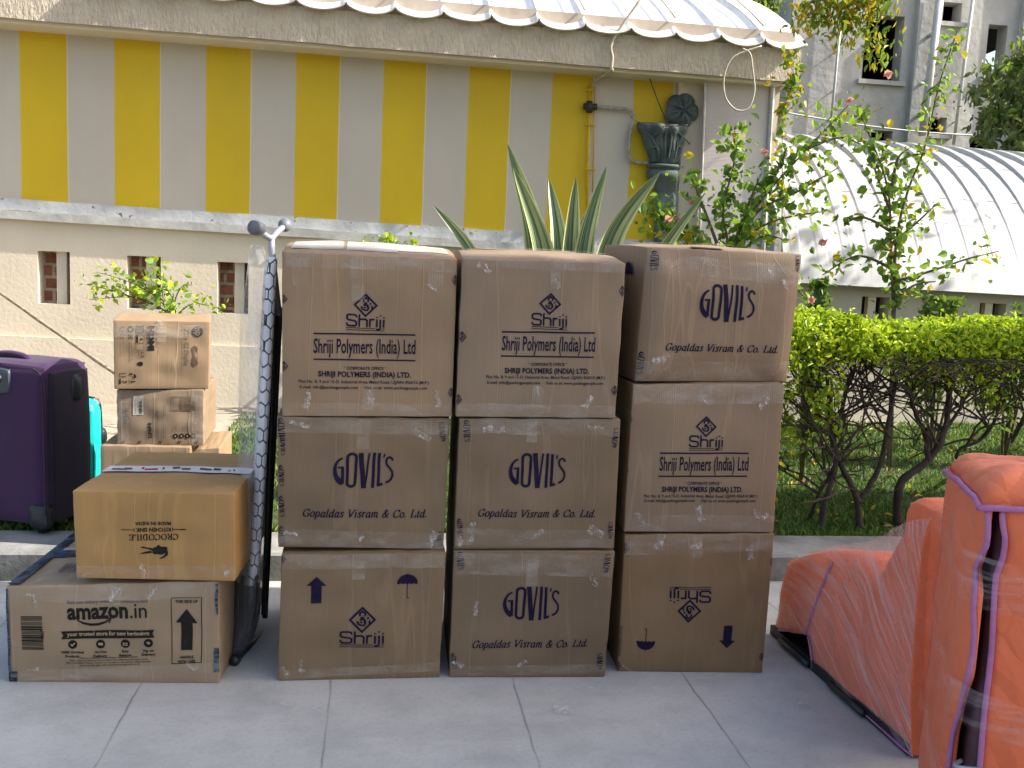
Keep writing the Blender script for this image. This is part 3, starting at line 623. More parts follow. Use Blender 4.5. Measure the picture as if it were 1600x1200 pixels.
SER = {
 'G': (7.4, [[(6, 5.6), (5, 6.9), (3.5, 7), (1.6, 6), (.7, 3.5), (1.6, 1), (3.5, 0), (5, .2), (6, 1.1)], [(6, 0.3), (6, 3)], [(4.6, 3), (7.2, 3)], [(6, 5.2), (6, 7)]]),
 'C': (6.8, [[(6, 5.4), (5.2, 6.8), (3.6, 7), (1.6, 6), (.7, 3.5), (1.6, 1), (3.6, 0), (5.2, .3), (6.1, 1.5)], [(6, 5), (6, 7)]]),
 'o': (4.8, [[(2.3 + 1.9 * math.cos(R(a)), 2.4 + 2.4 * math.sin(R(a))) for a in range(90, 451, 24)]]),
 'p': (5, [[(.9, 4.9), (.9, -2.2)], [(.9, 4), (2.2, 4.8), (3.8, 4.2), (4.2, 2.4), (3.7, .7), (2.2, 0), (.9, .7)], [(-.1, -2.2), (2, -2.2)]]),
 'a': (5, [[(3.6, 4.2), (2.2, 4.8), (1, 3.8), (.5, 2), (1, .3), (2, 0), (3.6, 1.4)], [(3.8, 4.8), (3.6, .6), (4.2, 0), (4.9, .5)]]),
 'l': (2.7, [[(1, 7.3), (1, .6), (1.6, 0), (2.2, .4)], [(.1, 7.2), (1, 7.3)]]),
 'd': (5.2, [[(3.6, 4.2), (2.2, 4.8), (1, 3.8), (.5, 2), (1, .3), (2, 0), (3.6, 1.4)], [(3.8, 7.3), (3.7, .6), (4.3, 0), (5, .5)], [(2.9, 7.2), (3.8, 7.3)]]),
 's': (4, [[(3.4, 3.8), (2.6, 4.8), (1.3, 4.7), (.8, 3.8), (1.6, 2.9), (2.8, 2.1), (3.2, 1.1), (2.4, .1), (1.1, .1), (.4, 1)]]),
 'V': (6.8, [[(.8, 7), (3, 0)], [(3, 0.2), (6.2, 7)], [(-.3, 7), (2.2, 7)], [(5, 7), (7.2, 7)]]),
 'i': (2.6, [[(1, 4.8), (1, .6), (1.6, 0), (2.2, .4)], [(1, 6.2), (1.01, 7.1)], [(.1, 4.7), (1, 4.8)]]),
 'r': (3.8, [[(1, 4.8), (1, 0)], [(1, 3.4), (2.2, 4.7), (3.5, 4.4)], [(.1, 4.7), (1, 4.8)]]),
 'm': (7.4, [[(1, 4.8), (1, 0)], [(1, 3.6), (2.4, 4.8), (3.4, 4.2), (3.4, 0)], [(3.4, 3.6), (4.8, 4.8), (5.8, 4.2), (5.8, .5), (6.4, 0), (7, .4)]]),
 '&': (7.2, [[(6.2, 3.8), (4.6, 1.2), (2.8, 0), (1.2, .3), (.6, 1.7), (1.6, 3.3), (3.6, 4.8), (4.2, 6), (3.4, 7), (2.3, 6.7), (2, 5.6), (3, 3.6), (4.8, .9), (6.6, .1)], [(5.4, 3.8), (7, 3.8)]]),
 '.': (2.2, [[(.8, 0), (.81, 1.2)]]), ' ': (3.0, []),
 'L': (6, [[(1.6, 7), (1.6, 0)], [(.4, 7), (3, 7)], [(.4, 0.2), (5.4, 0.2)], [(5.4, 0), (5.7, 2)]]),
 't': (3.2, [[(1.4, 6.3), (1.4, .7), (2, 0), (2.9, .5)], [(.3, 4.7), (2.8, 4.7)]]),
 'R': (6.8, [[(1.6, 7), (1.6, 0)], [(.4, 7), (4, 7), (5.2, 6), (5.2, 4.6), (4, 3.6), (1.6, 3.6)], [(3.4, 3.6), (5.4, .1), (6.6, .1)], [(.4, .1), (2.9, .1)]]),
 'O': (7.4, [[(3.6 + 2.9 * math.cos(R(a)), 3.5 + 3.5 * math.sin(R(a))) for a in range(90, 451, 20)]]),
 'D': (7.0, [[(1.6, 7), (1.6, 0)], [(.4, 7), (3.4, 7), (5.6, 5.6), (6.2, 3.5), (5.6, 1.4), (3.4, 0), (.4, 0)]]),
 'I': (3.2, [[(1.5, 7), (1.5, 0)], [(.3, 6.9), (2.7, 6.9)], [(.3, .1), (2.7, .1)]]),
 'E': (6.2, [[(1.6, 7), (1.6, 0)], [(.4, 6.9), (5, 6.9)], [(5, 7), (5.3, 5.2)], [(1.6, 3.6), (4, 3.6)], [(.4, .1), (5.2, .1)], [(5.2, 0), (5.6, 2)]]),
}
def serif(s, shear=0.0, thick=1.25, thin=0.5):
    x = 0; out = []
    wf = lambda i, d: thin + (thick - thin) * abs(d[1]) ** 1.2
    for ch in s:
        w, st = SER[ch]
        for pl in st:
            for q in seg_poly(pl, wf): out.append([(x + p[0] + p[1] * shear, p[1]) for p in q])
        x += w + 0.35
    return fit(out, 7.0)
def govils():
    o = []
    g = arc(20.5, 30.5, 16, 21, 100, 258, 16); o += seg_poly(g, [3 + 7 * (i / 16) ** 1.2 for i in range(17)])
    o += seg_poly([(17, 8), (17, 36)], 5); o += seg_poly([(9.5, 35), (19.5, 36)], 3)
    ring = arc(32.5, 53, 7.2, 6.5, 0, 180, 10) + arc(31, 9.5, 6.4, 6, 180, 360, 10); ring.append(ring[0]); o += seg_poly(ring, 4.8)
    o += seg_poly([(46.7, 61.5), (51.5, 0)], 8); o += seg_poly([(60.5, 61), (53.5, 0)], 3.4)
    o += seg_poly([(68.6, 61), (66.2, .5)], 5); o += seg_poly([(76.8, 59.7), (75.2, 4)], 5); o += seg_poly([(73, 4.4), (82.5, 6.8)], 4.8)
    o += seg_poly([(85.5, 58), (84, 51)], 2.6)
    o += seg_poly([(99, 46), (97.5, 50), (94, 52), (90, 50), (88.2, 45), (89.5, 39), (94, 33), (98, 27), (98.6, 20), (96, 14), (92, 10.5), (87.5, 9)], 3.6)
    return [[(p[0] / 100, p[1] / 61) for p in q] for q in o]
def shriji():
    w = 4.6; o = []
    S_ = [[(27, 24.5), (26, 29), (22, 31), (6, 31), (2.3, 28.5), (2.3, 20.5), (5.5, 17.5), (23, 15), (26.5, 12), (26.5, 5), (23, 2), (6, 2), (2.3, 5), (2, 9.5)],
          [(34, 33), (34, 0)], [(34, 17), (37, 20.6), (50, 20.8), (54, 17), (54, 0)], [(61.5, 22.5), (61.5, 0)], [(61.5, 17), (65, 20.5), (73, 20.5)],
          [(79.3, 21), (79.3, 0)], [(88.3, 21), (88.3, -2.5), (86, -5.5), (78, -5.7)], [(97.3, 21), (97.3, 0)], [(79.3, 24.5), (79.3, 28)], [(88.3, 29), (88.3, 32.5)], [(97.3, 24.5), (97.3, 28)]]
    for p in S_: o += seg_poly(p, w)
    o += seg_poly([(0, -3.2), (75, -3.2)], 1.8); o += seg_poly([(93, -3.2), (100, -3.2)], 1.8); o += seg_poly([(0, -8.6), (100, -8.6)], 1.8)
    return [[(p[0] / 100, p[1] / 33) for p in q] for q in o]
def emblem():
    o = seg_poly([(0, 1), (1, 0), (0, -1), (-1, 0), (0, 1), (1, 0)], .17)
    o += seg_poly([(-.2, .30), (-.22, .52), (0, .72), (.24, .52), (.2, .30)], .15); o += seg_poly([(-.16, .16), (.14, .16)], .22)
    o += seg_poly([(-.42, -.10), (-.32, -.34), (-.08, -.46), (.24, -.46)], .15); o += seg_poly([(-.2, -.02), (0, .1), (.2, -.06), (.24, -.4)], .2); o += seg_poly([(-.22, -.2), (.02, -.22)], .13)
    o += seg_poly([(.36, .14), (.52, .14)], .18); o += seg_poly([(.58, -.02), (.56, -.34)], .13); o += seg_poly([(.66, -.16), (.56, -.2)], .1)
    return o
def umbrella():
    top = arc(0, 0, 1, 1, 180, 0, 18); pts = top[:]
    for k in range(5): pts += arc(.8 - .4 * k, 0, .2, .13, 0, 180, 4)[1:] if k < 5 else []
    o = [[(0, .18)] + [top[i], top[i + 1]] for i in range(18)]
    for k in range(18): pass
    o += [[(-1, 0), (0, .18), (1, 0), (.8, -.06), (.6, .05), (.4, -.05), (.2, .06), (0, -.05), (-.2, .06), (-.4, -.05), (-.6, .05), (-.8, -.06)]]
    o += seg_poly([(0, .1), (0, -1.35)], .075); o += seg_poly([(0, -1.3), (.03, -1.45), (.12, -1.47), (.18, -1.36)], .075); o += seg_poly([(0, .95), (0, 1.12)], .07)
    return o
def arrow():
    return [[(-1, .32), (1, .32), (0, 1)], [(-.52, -1), (.52, -1), (.52, .32), (-.52, .32)]]

# ================================================================== printing inks and tapes
def ink(name, c, wear=0.25):
    m, t, b = newmat(name); v = coords(t)
    n = noise(t, v, 60, 4); t.links.new(ramp(t, n, [(0.3, tuple(x * .8 for x in c)), (0.75, tuple(min(1, x + .03 * wear) for x in c))]), b.inputs['Base Color'])
    b.inputs['Roughness'].default_value = 0.85; b.inputs['Specular IOR Level'].default_value = .08; return m
M['ink'] = ink('navy_ink', (.016, .010, .036)); M['black_ink'] = ink('black_ink', (.018, .016, .015)); M['grey_ink'] = ink('faded_ink', (.13, .10, .08)); M['pale_ink'] = ink('worn_brown_ink', (.17, .115, .07))
M['kraft_ink'] = ink('kraft_lettering', (.40, .29, .19)); M['white_label'] = pm('white_label', (.46, .44, .40), (.32, .29, .24), 9, .5); M['red_ink'] = ink('red_ink', (.45, .03, .05))
M['blue_tape'] = pm('dark_blue_printed_tape', (.060, .105, .15), (.012, .016, .026), 24, .3, stretch=(1, 1, 6), lo=.44, hi=.56)
M['white_tape'] = pm('white_printed_tape', (.66, .66, .70), (.58, .58, .62), 12, .3)
M['tape'] = filmmat('clear_packing_tape', .05, .34, (.70, .64, .57), .20, (1, 1, 2.5), 8, bstr=.6, a=.44, b2=.76)
M['tape_wisp'] = filmmat('loose_tape_end', .08, .85, (.80, .78, .76), .15, (1, 1, 1), 45, bstr=.8, a=.46, b2=.74)
M['brown_shriji'] = cardboard('shriji_cardboard', (.280, .196, .126), .7)
M['brown_lower_shade'] = cardboard('lower_shade_cardboard', (.235, .157, .090), .5, 3)  # browner board, darkened to carry the shade low in the stacks
M['brown_croc'] = cardboard('tan_cardboard', (.40, .235, .095), .12, 5)
M['brown_amz'] = cardboard('kraft_cardboard', (.32, .235, .155), .2, 8)
M['brown_old'] = cardboard('old_brown_cardboard', (.31, .22, .14), .3, 2)

# ================================================================== cartons
class Carton:
    """a cardboard box whose front panel stands on an upright plane; front corners TL,TR,BR,BL come as photo points"""
    def __init__(s, px, p0, yaw, depth, mat, label, group=None, cat='cardboard box', z0=None, zt=None, bul=(.006, .012, .006), rad=.0035, pillow=None, seed=0, topraise=0.0, name='cardboard_box', dn=(0, 0), back=1.0):
        s.ex = Vector((math.cos(yaw), math.sin(yaw), 0)); s.n = Vector((math.sin(yaw), -math.cos(yaw), 0)); s.O = Vector(p0); s.dep = depth
        s.bul = bul; s.rad = rad; s.pil = pillow; s.seed = seed; s.tr = topraise
        s.c = [list(s.ab(*q)) for q in px]               # TL TR BR BL
        if z0 is not None: s.c[3][1] = z0[0]; s.c[2][1] = z0[1]
        if zt is not None: s.c[0][1] = zt[0]; s.c[1][1] = zt[1]
        s.root = empty(name, s.P3(*s.uv(.5, 0), -depth / 2), label, cat, group)
        s.root.location.z = min(s.c[2][1], s.c[3][1]); s.back = back
        s.shell(mat)
    def ab(s, px, py):
        p = PL(px, py, s.O, s.n); return (p - s.O).dot(s.ex), p.z
    def uv(s, u, v):
        TL, TR, BR, BL = s.c
        l = [BL[i] + (TL[i] - BL[i]) * v for i in (0, 1)]; r = [BR[i] + (TR[i] - BR[i]) * v for i in (0, 1)]
        return l[0] + (r[0] - l[0]) * u, l[1] + (r[1] - l[1]) * u
    def inv(s, a, b):
        u, v = .5, .5
        for _ in range(6):
            x, z = s.uv(0, v); x2, z2 = s.uv(1, v); u = (a - x) / (x2 - x + 1e-9)
            zb = s.uv(u, 0)[1]; zt = s.uv(u, 1)[1]; v = (b - zb) / (zt - zb + 1e-9)
        return min(1, max(0, u)), min(1, max(0, v))
    def P3(s, a, b, off): return s.O + s.ex * a + Vector((0, 0, b)) - Vector((0, 0, s.O.z)) + s.n * off
    def fdisp(s, u, v):
        m = 16 * u * (1 - u) * v * (1 - v)
        d = s.bul[0] * m + .009 * min(1, m * 2) * mnoise.noise((u * 4 + s.seed, v * 4, 1.3)) + .0035 * min(1, m * 3) * (abs(mnoise.noise((u * 9 + s.seed, v * 1.2, 5))) - .2)
        if s.pil:
            A, t_, b_ = s.pil; q = 4 * u * (1 - u)
            d += A * min(1, (1 - v) / (t_ * q + .03)) * min(1, v / (b_ * q + .02)) * min(1, q * 3)
        return d
    def shell(s, mat):
        W_ = s.c[1][0] - s.c[0][0]; H_ = s.c[0][1] - s.c[3][1]; dims = (W_, H_, s.dep); r = s.rad
        def ticks(L, n):
            t0 = [0, r * .4, r]; return [x / L for x in t0] + [(r + (L - 2 * r) * i / n) / L for i in range(1, n)] + [1 - x / L for x in reversed(t0)]
        T = [ticks(W_, 22), ticks(H_, 20), ticks(s.dep, 12)]
        key, vs, fs = {}, [], []
        def vert(t):
            k = tuple(round(x, 6) for x in t)
            if k in key: return key[k]
            loc = [t[i] * dims[i] for i in range(3)]; inn = [min(max(loc[i], r), dims[i] - r) for i in range(3)]
            d = Vector([loc[i] - inn[i] for i in range(3)])
            if d.length > 1e-9: d = d.normalized() * r
            q = [(inn[i] + d[i]) / dims[i] for i in range(3)]
            u, v, w = q; a, b = s.uv(min(1, max(0, u)), min(1, max(0, v)))
            k_ = 1 + (s.back - 1) * w; um = s.uv(.5, v)[0]; a = um + (a - um) * k_
            off = -w * s.dep
            if t[2] == 0: off += s.fdisp(u, v)
            if t[1] == 1: b += 16 * u * (1 - u) * w * (1 - w) * s.bul[1] + .004 * mnoise.noise((u * 5, w * 5, s.seed)) * min(1, 8 * w) * min(1, 8 * u * (1 - u)) + s.tr * math.sin(min(1, w * 1.6) * math.pi / 2) 
            if t[0] == 0: a -= 16 * v * (1 - v) * w * (1 - w) * s.bul[2]
            if t[0] == 1: a += 16 * v * (1 - v) * w * (1 - w) * s.bul[2]
            b += .003 * mnoise.noise((u * 7, w * 3, s.seed + 4)) * (v > .5); a += .0028 * mnoise.noise((v * 7, w * 3, s.seed + 9))
            vs.append(s.P3(a, b, off)); key[k] = len(vs) - 1; return key[k]
        s.T = T; s.grid = {}; s._vs = vs; s._vert = vert
        def face(fixed, val, A, B, flip):
            for i in range(len(T[A]) - 1):
                for j in range(len(T[B]) - 1):
                    q = []
                    for (x, y) in ((i, j), (i + 1, j), (i + 1, j + 1), (i, j + 1)):
                        t = [0, 0, 0]; t[fixed] = val; t[A] = T[A][x]; t[B] = T[B][y]; q.append(vert(t))
                    if flip: q.reverse()
                    fs.append(q)
        face(2, 0, 0, 1, False); face(2, 1, 0, 1, True); face(0, 0, 2, 1, True); face(0, 1, 2, 1, False); face(1, 1, 0, 2, False); face(1, 0, 0, 2, True)
        s.body = mesh('box_shell', vs, fs, mat, s.root, smooth=True)
    def front(s, a, b, off):
        # the point on the panel as it is meshed, lifted by off
        u, v = s.inv(a, b); TU, TV = s.T[0], s.T[1]
        i = max(0, min(len(TU) - 2, int(np.searchsorted(TU, u)) - 1)); j = max(0, min(len(TV) - 2, int(np.searchsorted(TV, v)) - 1))
        fu = (u - TU[i]) / (TU[i + 1] - TU[i]); fv = (v - TV[j]) / (TV[j + 1] - TV[j])
        q = [s._vs[s._vert((TU[x], TV[y], 0))] for x, y in ((i, j), (i + 1, j), (i + 1, j + 1), (i, j + 1))]
        p = (q[0] * (1 - fu) + q[1] * fu) * (1 - fv) + (q[3] * (1 - fu) + q[2] * fu) * fv
        nr = (q[1] - q[0]).cross(q[3] - q[0])
        nr = nr.normalized() if nr.length > 1e-12 else s.n
        return p + (nr if nr.dot(s.n) > .2 else s.n) * off
    # ---- printing
    def shapes(s, name, polys, mat, off=.0019, maxl=.03):
        vs, fs = [], []; cut = []
        for q in polys:
            if len(q) != 4: cut.append(q); continue
            q = [np.array(p) for p in q]; e = lambda i, j: np.hypot(*(q[i] - q[j]))
            n1 = max(1, math.ceil(max(e(0, 1), e(2, 3)) / .018)); n2 = max(1, math.ceil(max(e(1, 2), e(0, 3)) / .018))
            if n1 * n2 == 1 or n1 * n2 > 400: cut.append(q); continue
            bl = lambda x, y: tuple((q[0] * (1 - x) + q[1] * x) * (1 - y) + (q[3] * (1 - x) + q[2] * x) * y)
            for i in range(n1):
                for j in range(n2): cut.append([bl(i / n1, j / n2), bl((i + 1) / n1, j / n2), bl((i + 1) / n1, (j + 1) / n2), bl(i / n1, (j + 1) / n2)])
        for q in cut:
            b0 = len(vs)
            for (a, b) in q: vs.append(s.front(a, b, off))
            f = list(range(b0, len(vs))); ar = sum(q[i][0] * q[(i + 1) % len(q)][1] - q[(i + 1) % len(q)][0] * q[i][1] for i in range(len(q)))
            fs.append(f if ar > 0 else f[::-1])
        return mesh(name, vs, fs, mat, s.root)
    def place(s, polys, p0, p1, hpx, split=0, up=None):
        """polys in unit frame (x 0..1 along p0->p1, y 0..1 = hpx) -> panel metres"""
        A = np.array(s.ab(*p0)); B = np.array(s.ab(*p1)); d = B - A; L = np.hypot(*d)
        nrm = np.array([-d[1], d[0]]) / L * (hpx * s.mpp())
        out = []
        for q in polys:
            q2 = []
            for i in range(len(q)):
                a_, b_ = q[i], q[(i + 1) % len(q)]; n = max(1, int(abs(b_[0] - a_[0]) * L / .03)) if split else 1
                for k in range(n): q2.append((a_[0] + (b_[0] - a_[0]) * k / n, a_[1] + (b_[1] - a_[1]) * k / n))
            out.append([tuple(A + d * x + nrm * y) for x, y in q2])
        return out
    def mpp(s):
        return (s.P3(*s.uv(.5, .5), 0) - CAM).dot(_f) / FPX
    def text(s, st, p0, p1, hpx, bold=0.0, mat=None, off=.0019, name='printed_text'):
        return s.shapes(name, s.place(sans(st, bold), p0, p1, hpx), mat or M['ink'], off)
    def bar(s, p0, p1, hpx, mat=None, name='printed_rule', off=.0019):
        q = []; n = 14
        for i in range(n): q.append([(i / n, 0), ((i + 1) / n, 0), ((i + 1) / n, 1), (i / n, 1)])
        return s.shapes(name, s.place(q, p0, p1, hpx), mat or M['ink'], off)
    def at(s, polys, c, sx, sy, name, mat=None, rot=0.0, off=.0019):
        """unit shape centred on photo point c, sx/sy in px"""
        A = np.array(s.ab(*c)); k = s.mpp(); cr, sr = math.cos(rot), math.sin(rot)
        return s.shapes(name, [[(A[0] + (x * sx * cr - y * sy * sr) * k, A[1] + (x * sx * sr + y * sy * cr) * k) for x, y in q] for q in polys], mat or M['ink'], off)
    # ---- tape
    def band(s, p0, p1, hpx, mat=None, off=.0034, name='clear_tape', wob=.0015):
        A = np.array(s.ab(*p0)); B = np.array(s.ab(*p1)); d = B - A; L = np.hypot(*d); nr = np.array([-d[1], d[0]]) / L; h = hpx * s.mpp()
        nx, ny = max(6, int(L / .02)), max(2, int(h / .02)); vs, fs = [], []; sd = random.random() * 50
        for j in range(ny + 1):
            for i in range(nx + 1):
                u, v = i / nx, j / ny; e = (.003 * mnoise.noise((u * 9, sd, v)) if j in (0, ny) else 0)
                q = A + d * u + nr * (h * (v - .5) + e); vs.append(s.front(q[0], q[1], off + wob * abs(mnoise.noise((u * 14, v * 3, sd)))))
        for j in range(ny):
            for i in range(nx): a = j * (nx + 1) + i; fs.append((a, a + 1, a + nx + 2, a + nx + 1))
        return mesh(name, vs, fs, mat or M['tape'], s.root, smooth=True)
    def wisp(s, px, py, size, rot=0.0):
        A = np.array(s.ab(px, py)); k = s.mpp() * size; vs, fs = [], []; sd = random.random() * 99; n = 7
        if random.random() < .25: return None
        rot = random.gauss(0, .5) + (.0 if random.random() < .6 else 1.4); asp = random.uniform(.25, .6)
        for j in range(n):
            for i in range(n):
                x, y = i / (n - 1) - .5, j / (n - 1) - .5; w = .35 + .65 * abs(mnoise.noise((y * 3, sd, 0)))
                x2 = x * w * asp * 1.6 + .3 * mnoise.noise((y * 2.5, sd, 3)); y2 = y
                X = x2 * math.cos(rot) - y2 * math.sin(rot); Y = x2 * math.sin(rot) + y2 * math.cos(rot)
                vs.append(s.front(A[0] + X * k, A[1] + Y * k, .0045 + .007 * abs(mnoise.noise((x * 5, y * 5, sd)))))
        for j in range(n - 1):
            for i in range(n - 1): a = j * n + i; fs.append((a, a + 1, a + n + 1, a + n))
        return mesh('loose_tape', vs, fs, M['tape_wisp'], s.root, smooth=False)
    # ---- flat pieces on the top face: a along, w (0 front .. 1 back)
    def top_piece(s, u0, u1, w0, w1, mat, name, lift=.003, shear=0.0):
        vs, fs = [], []; n, m_ = 12, 6
        for j in range(m_ + 1):
            for i in range(n + 1):
                w = w0 + (w1 - w0) * j / m_; u = u0 + (u1 - u0) * i / n + shear * (j / m_ - .5)
                a, b = s.uv(min(1, max(0, u)), 1); b += 16 * u * (1 - u) * w * (1 - w) * s.bul[1] + s.tr * math.sin(min(1, w * 1.6) * math.pi / 2) + .004 * mnoise.noise((u * 5, w * 5, s.seed)) * min(1, 8 * w) * min(1, 8 * u * (1 - u))
                um = s.uv(.5, 1)[0]; a = um + (a - um) * (1 + (s.back - 1) * w)
                vs.append(s.P3(a, b + lift + .002, -w * s.dep))
        for j in range(m_):
            for i in range(n): a = j * (n + 1) + i; fs.append((a, a + 1, a + n + 2, a + n + 1))
        return mesh(name, vs, fs, mat, s.root, smooth=True)

def shriji_mark(b, dc, dr, t0, t1, cap, rot=0.0):
    b.at(emblem(), dc, dr, dr, 'printed_emblem', rot=rot); b.shapes('printed_logo', b.place(shriji(), t0, t1, cap), M['ink'])
def shriji_full(b, dc, dr, t0, t1, cap, r1, r2, big, bigc, corp, name_, plot, mail, bc=8):
    shriji_mark(b, dc, dr, t0, t1, cap)
    b.bar(*r1, 2.4); b.bar(*r2, 2.2)
    b.text('Shriji Polymers (India) Ltd', *big, bigc, .012)
    b.text('* CORPORATE OFFICE *', *corp, 4.6, .022); b.text('SHRIJI POLYMERS (INDIA) LTD.', *name_, bc, .03)
    b.text('Plot No. 8, 9 and 15-D, Industrial Area, Maksi Road, UJJAIN 456010 (M.P.)', *plot, 4.6, .012); b.text('E-mail: info@packingpeople.com     Visit us at: www.packingpeople.com', *mail, 4.6, .012)
def govil_full(b, g0, g1, gh, t0, t1, th):
    b.shapes('printed_logo', b.place(govils(), g0, g1, gh), M['ink']); b.shapes('printed_text', b.place(serif('Gopaldas Visram & Co. Ltd.', .28, 1.35, .55), t0, t1, th), M['ink'])
def edge_marks(b, pts, kind='g'):
    for p in pts:
        if kind == 'g' and p[4] < 0: p = (p[2], p[3], p[0], p[1], -p[4])
        if kind == 'g': b.shapes('printed_edge_mark', b.place(govils(), p[:2], p[2:4], p[4]), M['ink'])
        else: b.at(emblem(), p[:2], p[2], p[3], 'printed_edge_mark')
GRP = 'big printed cartons stacked in three columns'
# ---- left column
YL = R(9); p0 = G(434, 1064)
LB = Carton([(440, 867), (697, 863), (686.5, 1051), (434, 1064)], p0, YL, .74, M['brown_lower_shade'], 'bottom carton of the left column printed with an up arrow and an umbrella', GRP, z0=(0, 0), bul=(.004, .004, .004), seed=1)
pb = p0 - LB.n * .03
LM = Carton([(433, 650), (703, 654), (693, 858), (435, 855)], pb, YL, .74, M['brown_lower_shade'], 'middle carton of the left column, under the leftmost carton with a printed address', GRP, bul=(.007, .002, .005), seed=2)
LT = Carton([(440.5, 393), (714.5, 405.5), (706, 651), (441, 650)], pb + LB.n * .012, YL, .74, M['brown_shriji'], 'top carton of the left column with a printed address and white labels on its lid', GRP, bul=(.004, .012, .004), seed=3, topraise=.038)
shriji_mark(LB, (566, 967.5), 19.2, (530.4, 1005), (600, 1004), 20.5)
LB.at(arrow(), (494.3, 922), 15.3, 21.7, 'printed_arrow'); LB.at(umbrella(), (636.5, 911.5), 16.3, 15.8, 'printed_umbrella')
govil_full(LM, (519, 762.5), (614.5, 761.5), 56, (473, 806.5), (666, 808), 12)
shriji_full(LT, (571.5, 476.8), 16.8, (540.5, 510), (601, 512), 19.5, ((489.8, 522), (649, 524.6)), ((489.8, 562), (649, 564.5)), ((490, 551), (649, 553)), 22, ((537, 577), (603.5, 578)), ((497, 587.5), (642, 590)), ((466.7, 597.5), (669.6, 600)), ((468.6, 606.3), (667, 608.5)))
edge_marks(LM, [(433.5, 652, 436, 690, 10), (436.5, 680, 438.5, 712, 7), (434.5, 726, 437, 760, 8), (434.5, 774, 437, 808, 8), (434.5, 822, 437, 852, 9), (697, 690, 694, 660, 9), (691, 854, 692.5, 830, 8)], 'g')
edge_marks(LT, [(443, 467, 5.5, 6.5), (443, 572, 6.5, 7.5), (711, 438, 4.5, 8), (704.5, 613, 4.5, 7)], 'd'); edge_marks(LB, [(441, 873, 5, 7)], 'd')
for b, l in ((LT, [((446, 404), (712, 415), 24), ((444, 639), (704, 640), 20), ((470, 445), (468, 402), 24), ((560, 470), (558, 402), 20), ((680, 460), (682, 408), 24), ((575, 640), (577, 600), 18)]), (LM, [((438, 663), (700, 668), 24), ((437, 838), (692, 845), 26), ((566, 700), (570, 655), 20)]), (LB, [((442, 878), (694, 876), 22), ((437, 1054), (686, 1041), 14), ((560, 905), (560, 866), 18)])):
    for q in l: b.band(*q)
for b, l in ((LT, [(454, 425, 26), (676, 450, 22), (568, 452, 22), (480, 625, 26), (578, 620, 22), (684, 622, 28), (700, 420, 26)]), (LM, [(470, 662, 34), (545, 676, 26), (660, 678, 30), (675, 842, 26), (565, 838, 14), (455, 832, 22)]), (LB, [(564, 888, 18), (672, 886, 20), (446, 1050, 20), (470, 1040, 20), (455, 895, 16)])):
    for x, y, z in l: b.wisp(x, y, z, random.random() * 3)
for u0, u1, w0, w1, m in ((.04, .34, .12, .95, 'white_label'), (.36, .66, .10, .55, 'white_label'), (.66, .97, .16, .95, 'white_label'), (.02, .98, .42, .58, 'tape')):
    LT.top_piece(u0, u1, w0, w1, M[m], 'lid_label' if m == 'white_label' else 'clear_tape', -.0005 if m != 'tape' else .005)
# ---- middle column
YM = R(6.5); p0 = G(702, 1058.6)
MBo = Carton([(709.5, 861), (961, 862), (945, 1053.5), (701.8, 1058.6)], p0, YM, .58, M['brown_lower_shade'], 'bottom carton of the middle column, standing on the concrete below another logo carton', GRP, z0=(0, 0), bul=(.006, .003, .004), seed=4)
pb = p0 - MBo.n * .012
MM = Carton([(718, 653.5), (969.6, 655), (959.5, 857), (709.7, 858)], pb, YM, .58, M['brown_lower_shade'], 'middle carton of the middle column, between the address carton above and a logo carton below', GRP, bul=(.007, .002, .005), seed=5)
MT = Carton([(722.5, 404), (978, 412), (961, 653), (712, 651)], pb + MBo.n * .01, YM, .58, M['brown_shriji'], 'top carton of the middle column with a printed address, in front of the spiky plant', GRP, bul=(.004, .010, .004), seed=6, topraise=.030)
govil_full(MBo, (784, 969.5), (872.5, 967.5), 54.5, (738, 1011.5), (917.6, 1009.5), 11.5); govil_full(MM, (793, 762.3), (882.5, 761.5), 55, (747, 806.7), (929.4, 807.3), 11.5)
shriji_full(MT, (859.4, 475), 15.6, (830.6, 508.5), (885.8, 510.5), 19.5, ((783.7, 519.5), (928.7, 521.5)), ((782.6, 557), (927.3, 559)), ((783.7, 547), (928.7, 549)), 22, ((825, 571), (886, 571.5)), ((788, 582.5), (920, 584)), ((759.7, 590.5), (945, 592.5)), ((761, 599.3), (942.5, 601.3)))
edge_marks(MM, [(723, 655, 724.5, 690, 11), (713, 810, 715, 840, 9), (967, 668, 964, 700, -9), (958, 815, 957, 842, -8)], 'g'); edge_marks(MBo, [(713, 862, 714.5, 890, 11), (704, 1020, 706, 1045, 8), (955, 865, 951, 895, -10), (942, 1020, 941, 1046, -9)], 'g')
edge_marks(MT, [(721.5, 526, 6, 8), (716, 624, 5.5, 8), (972, 455, 5, 8), (960, 610, 5, 7.5)], 'd')
for b, l in ((MT, [((726, 409), (975, 420), 14), ((715, 640), (961, 643), 20), ((838, 636), (841, 604), 18), ((868, 450), (868, 410), 16)]), (MM, [((722, 664), (966, 668), 26), ((713, 838), (957, 842), 28), ((830, 690), (832, 655), 16)]), (MBo, [((712, 880), (957, 884), 34), ((705, 1048), (944, 1044), 16), ((830, 915), (832, 868), 18)])):
    for q in l: b.band(*q)
for b, l in ((MT, [(756, 420, 24), (868, 440, 22), (954, 435, 26), (730, 430, 26), (748, 628, 24), (918, 628, 24), (933, 498, 8), (840, 610, 20)]), (MM, [(772, 670, 34), (870, 678, 24), (930, 668, 26), (838, 834, 26), (930, 830, 28), (738, 830, 32), (718, 845, 16)]), (MBo, [(742, 950, 24), (930, 908, 14), (815, 1036, 18), (715, 1036, 18), (922, 900, 12), (738, 900, 26)])):
    for x, y, z in l: b.wisp(x, y, z, random.random() * 3)
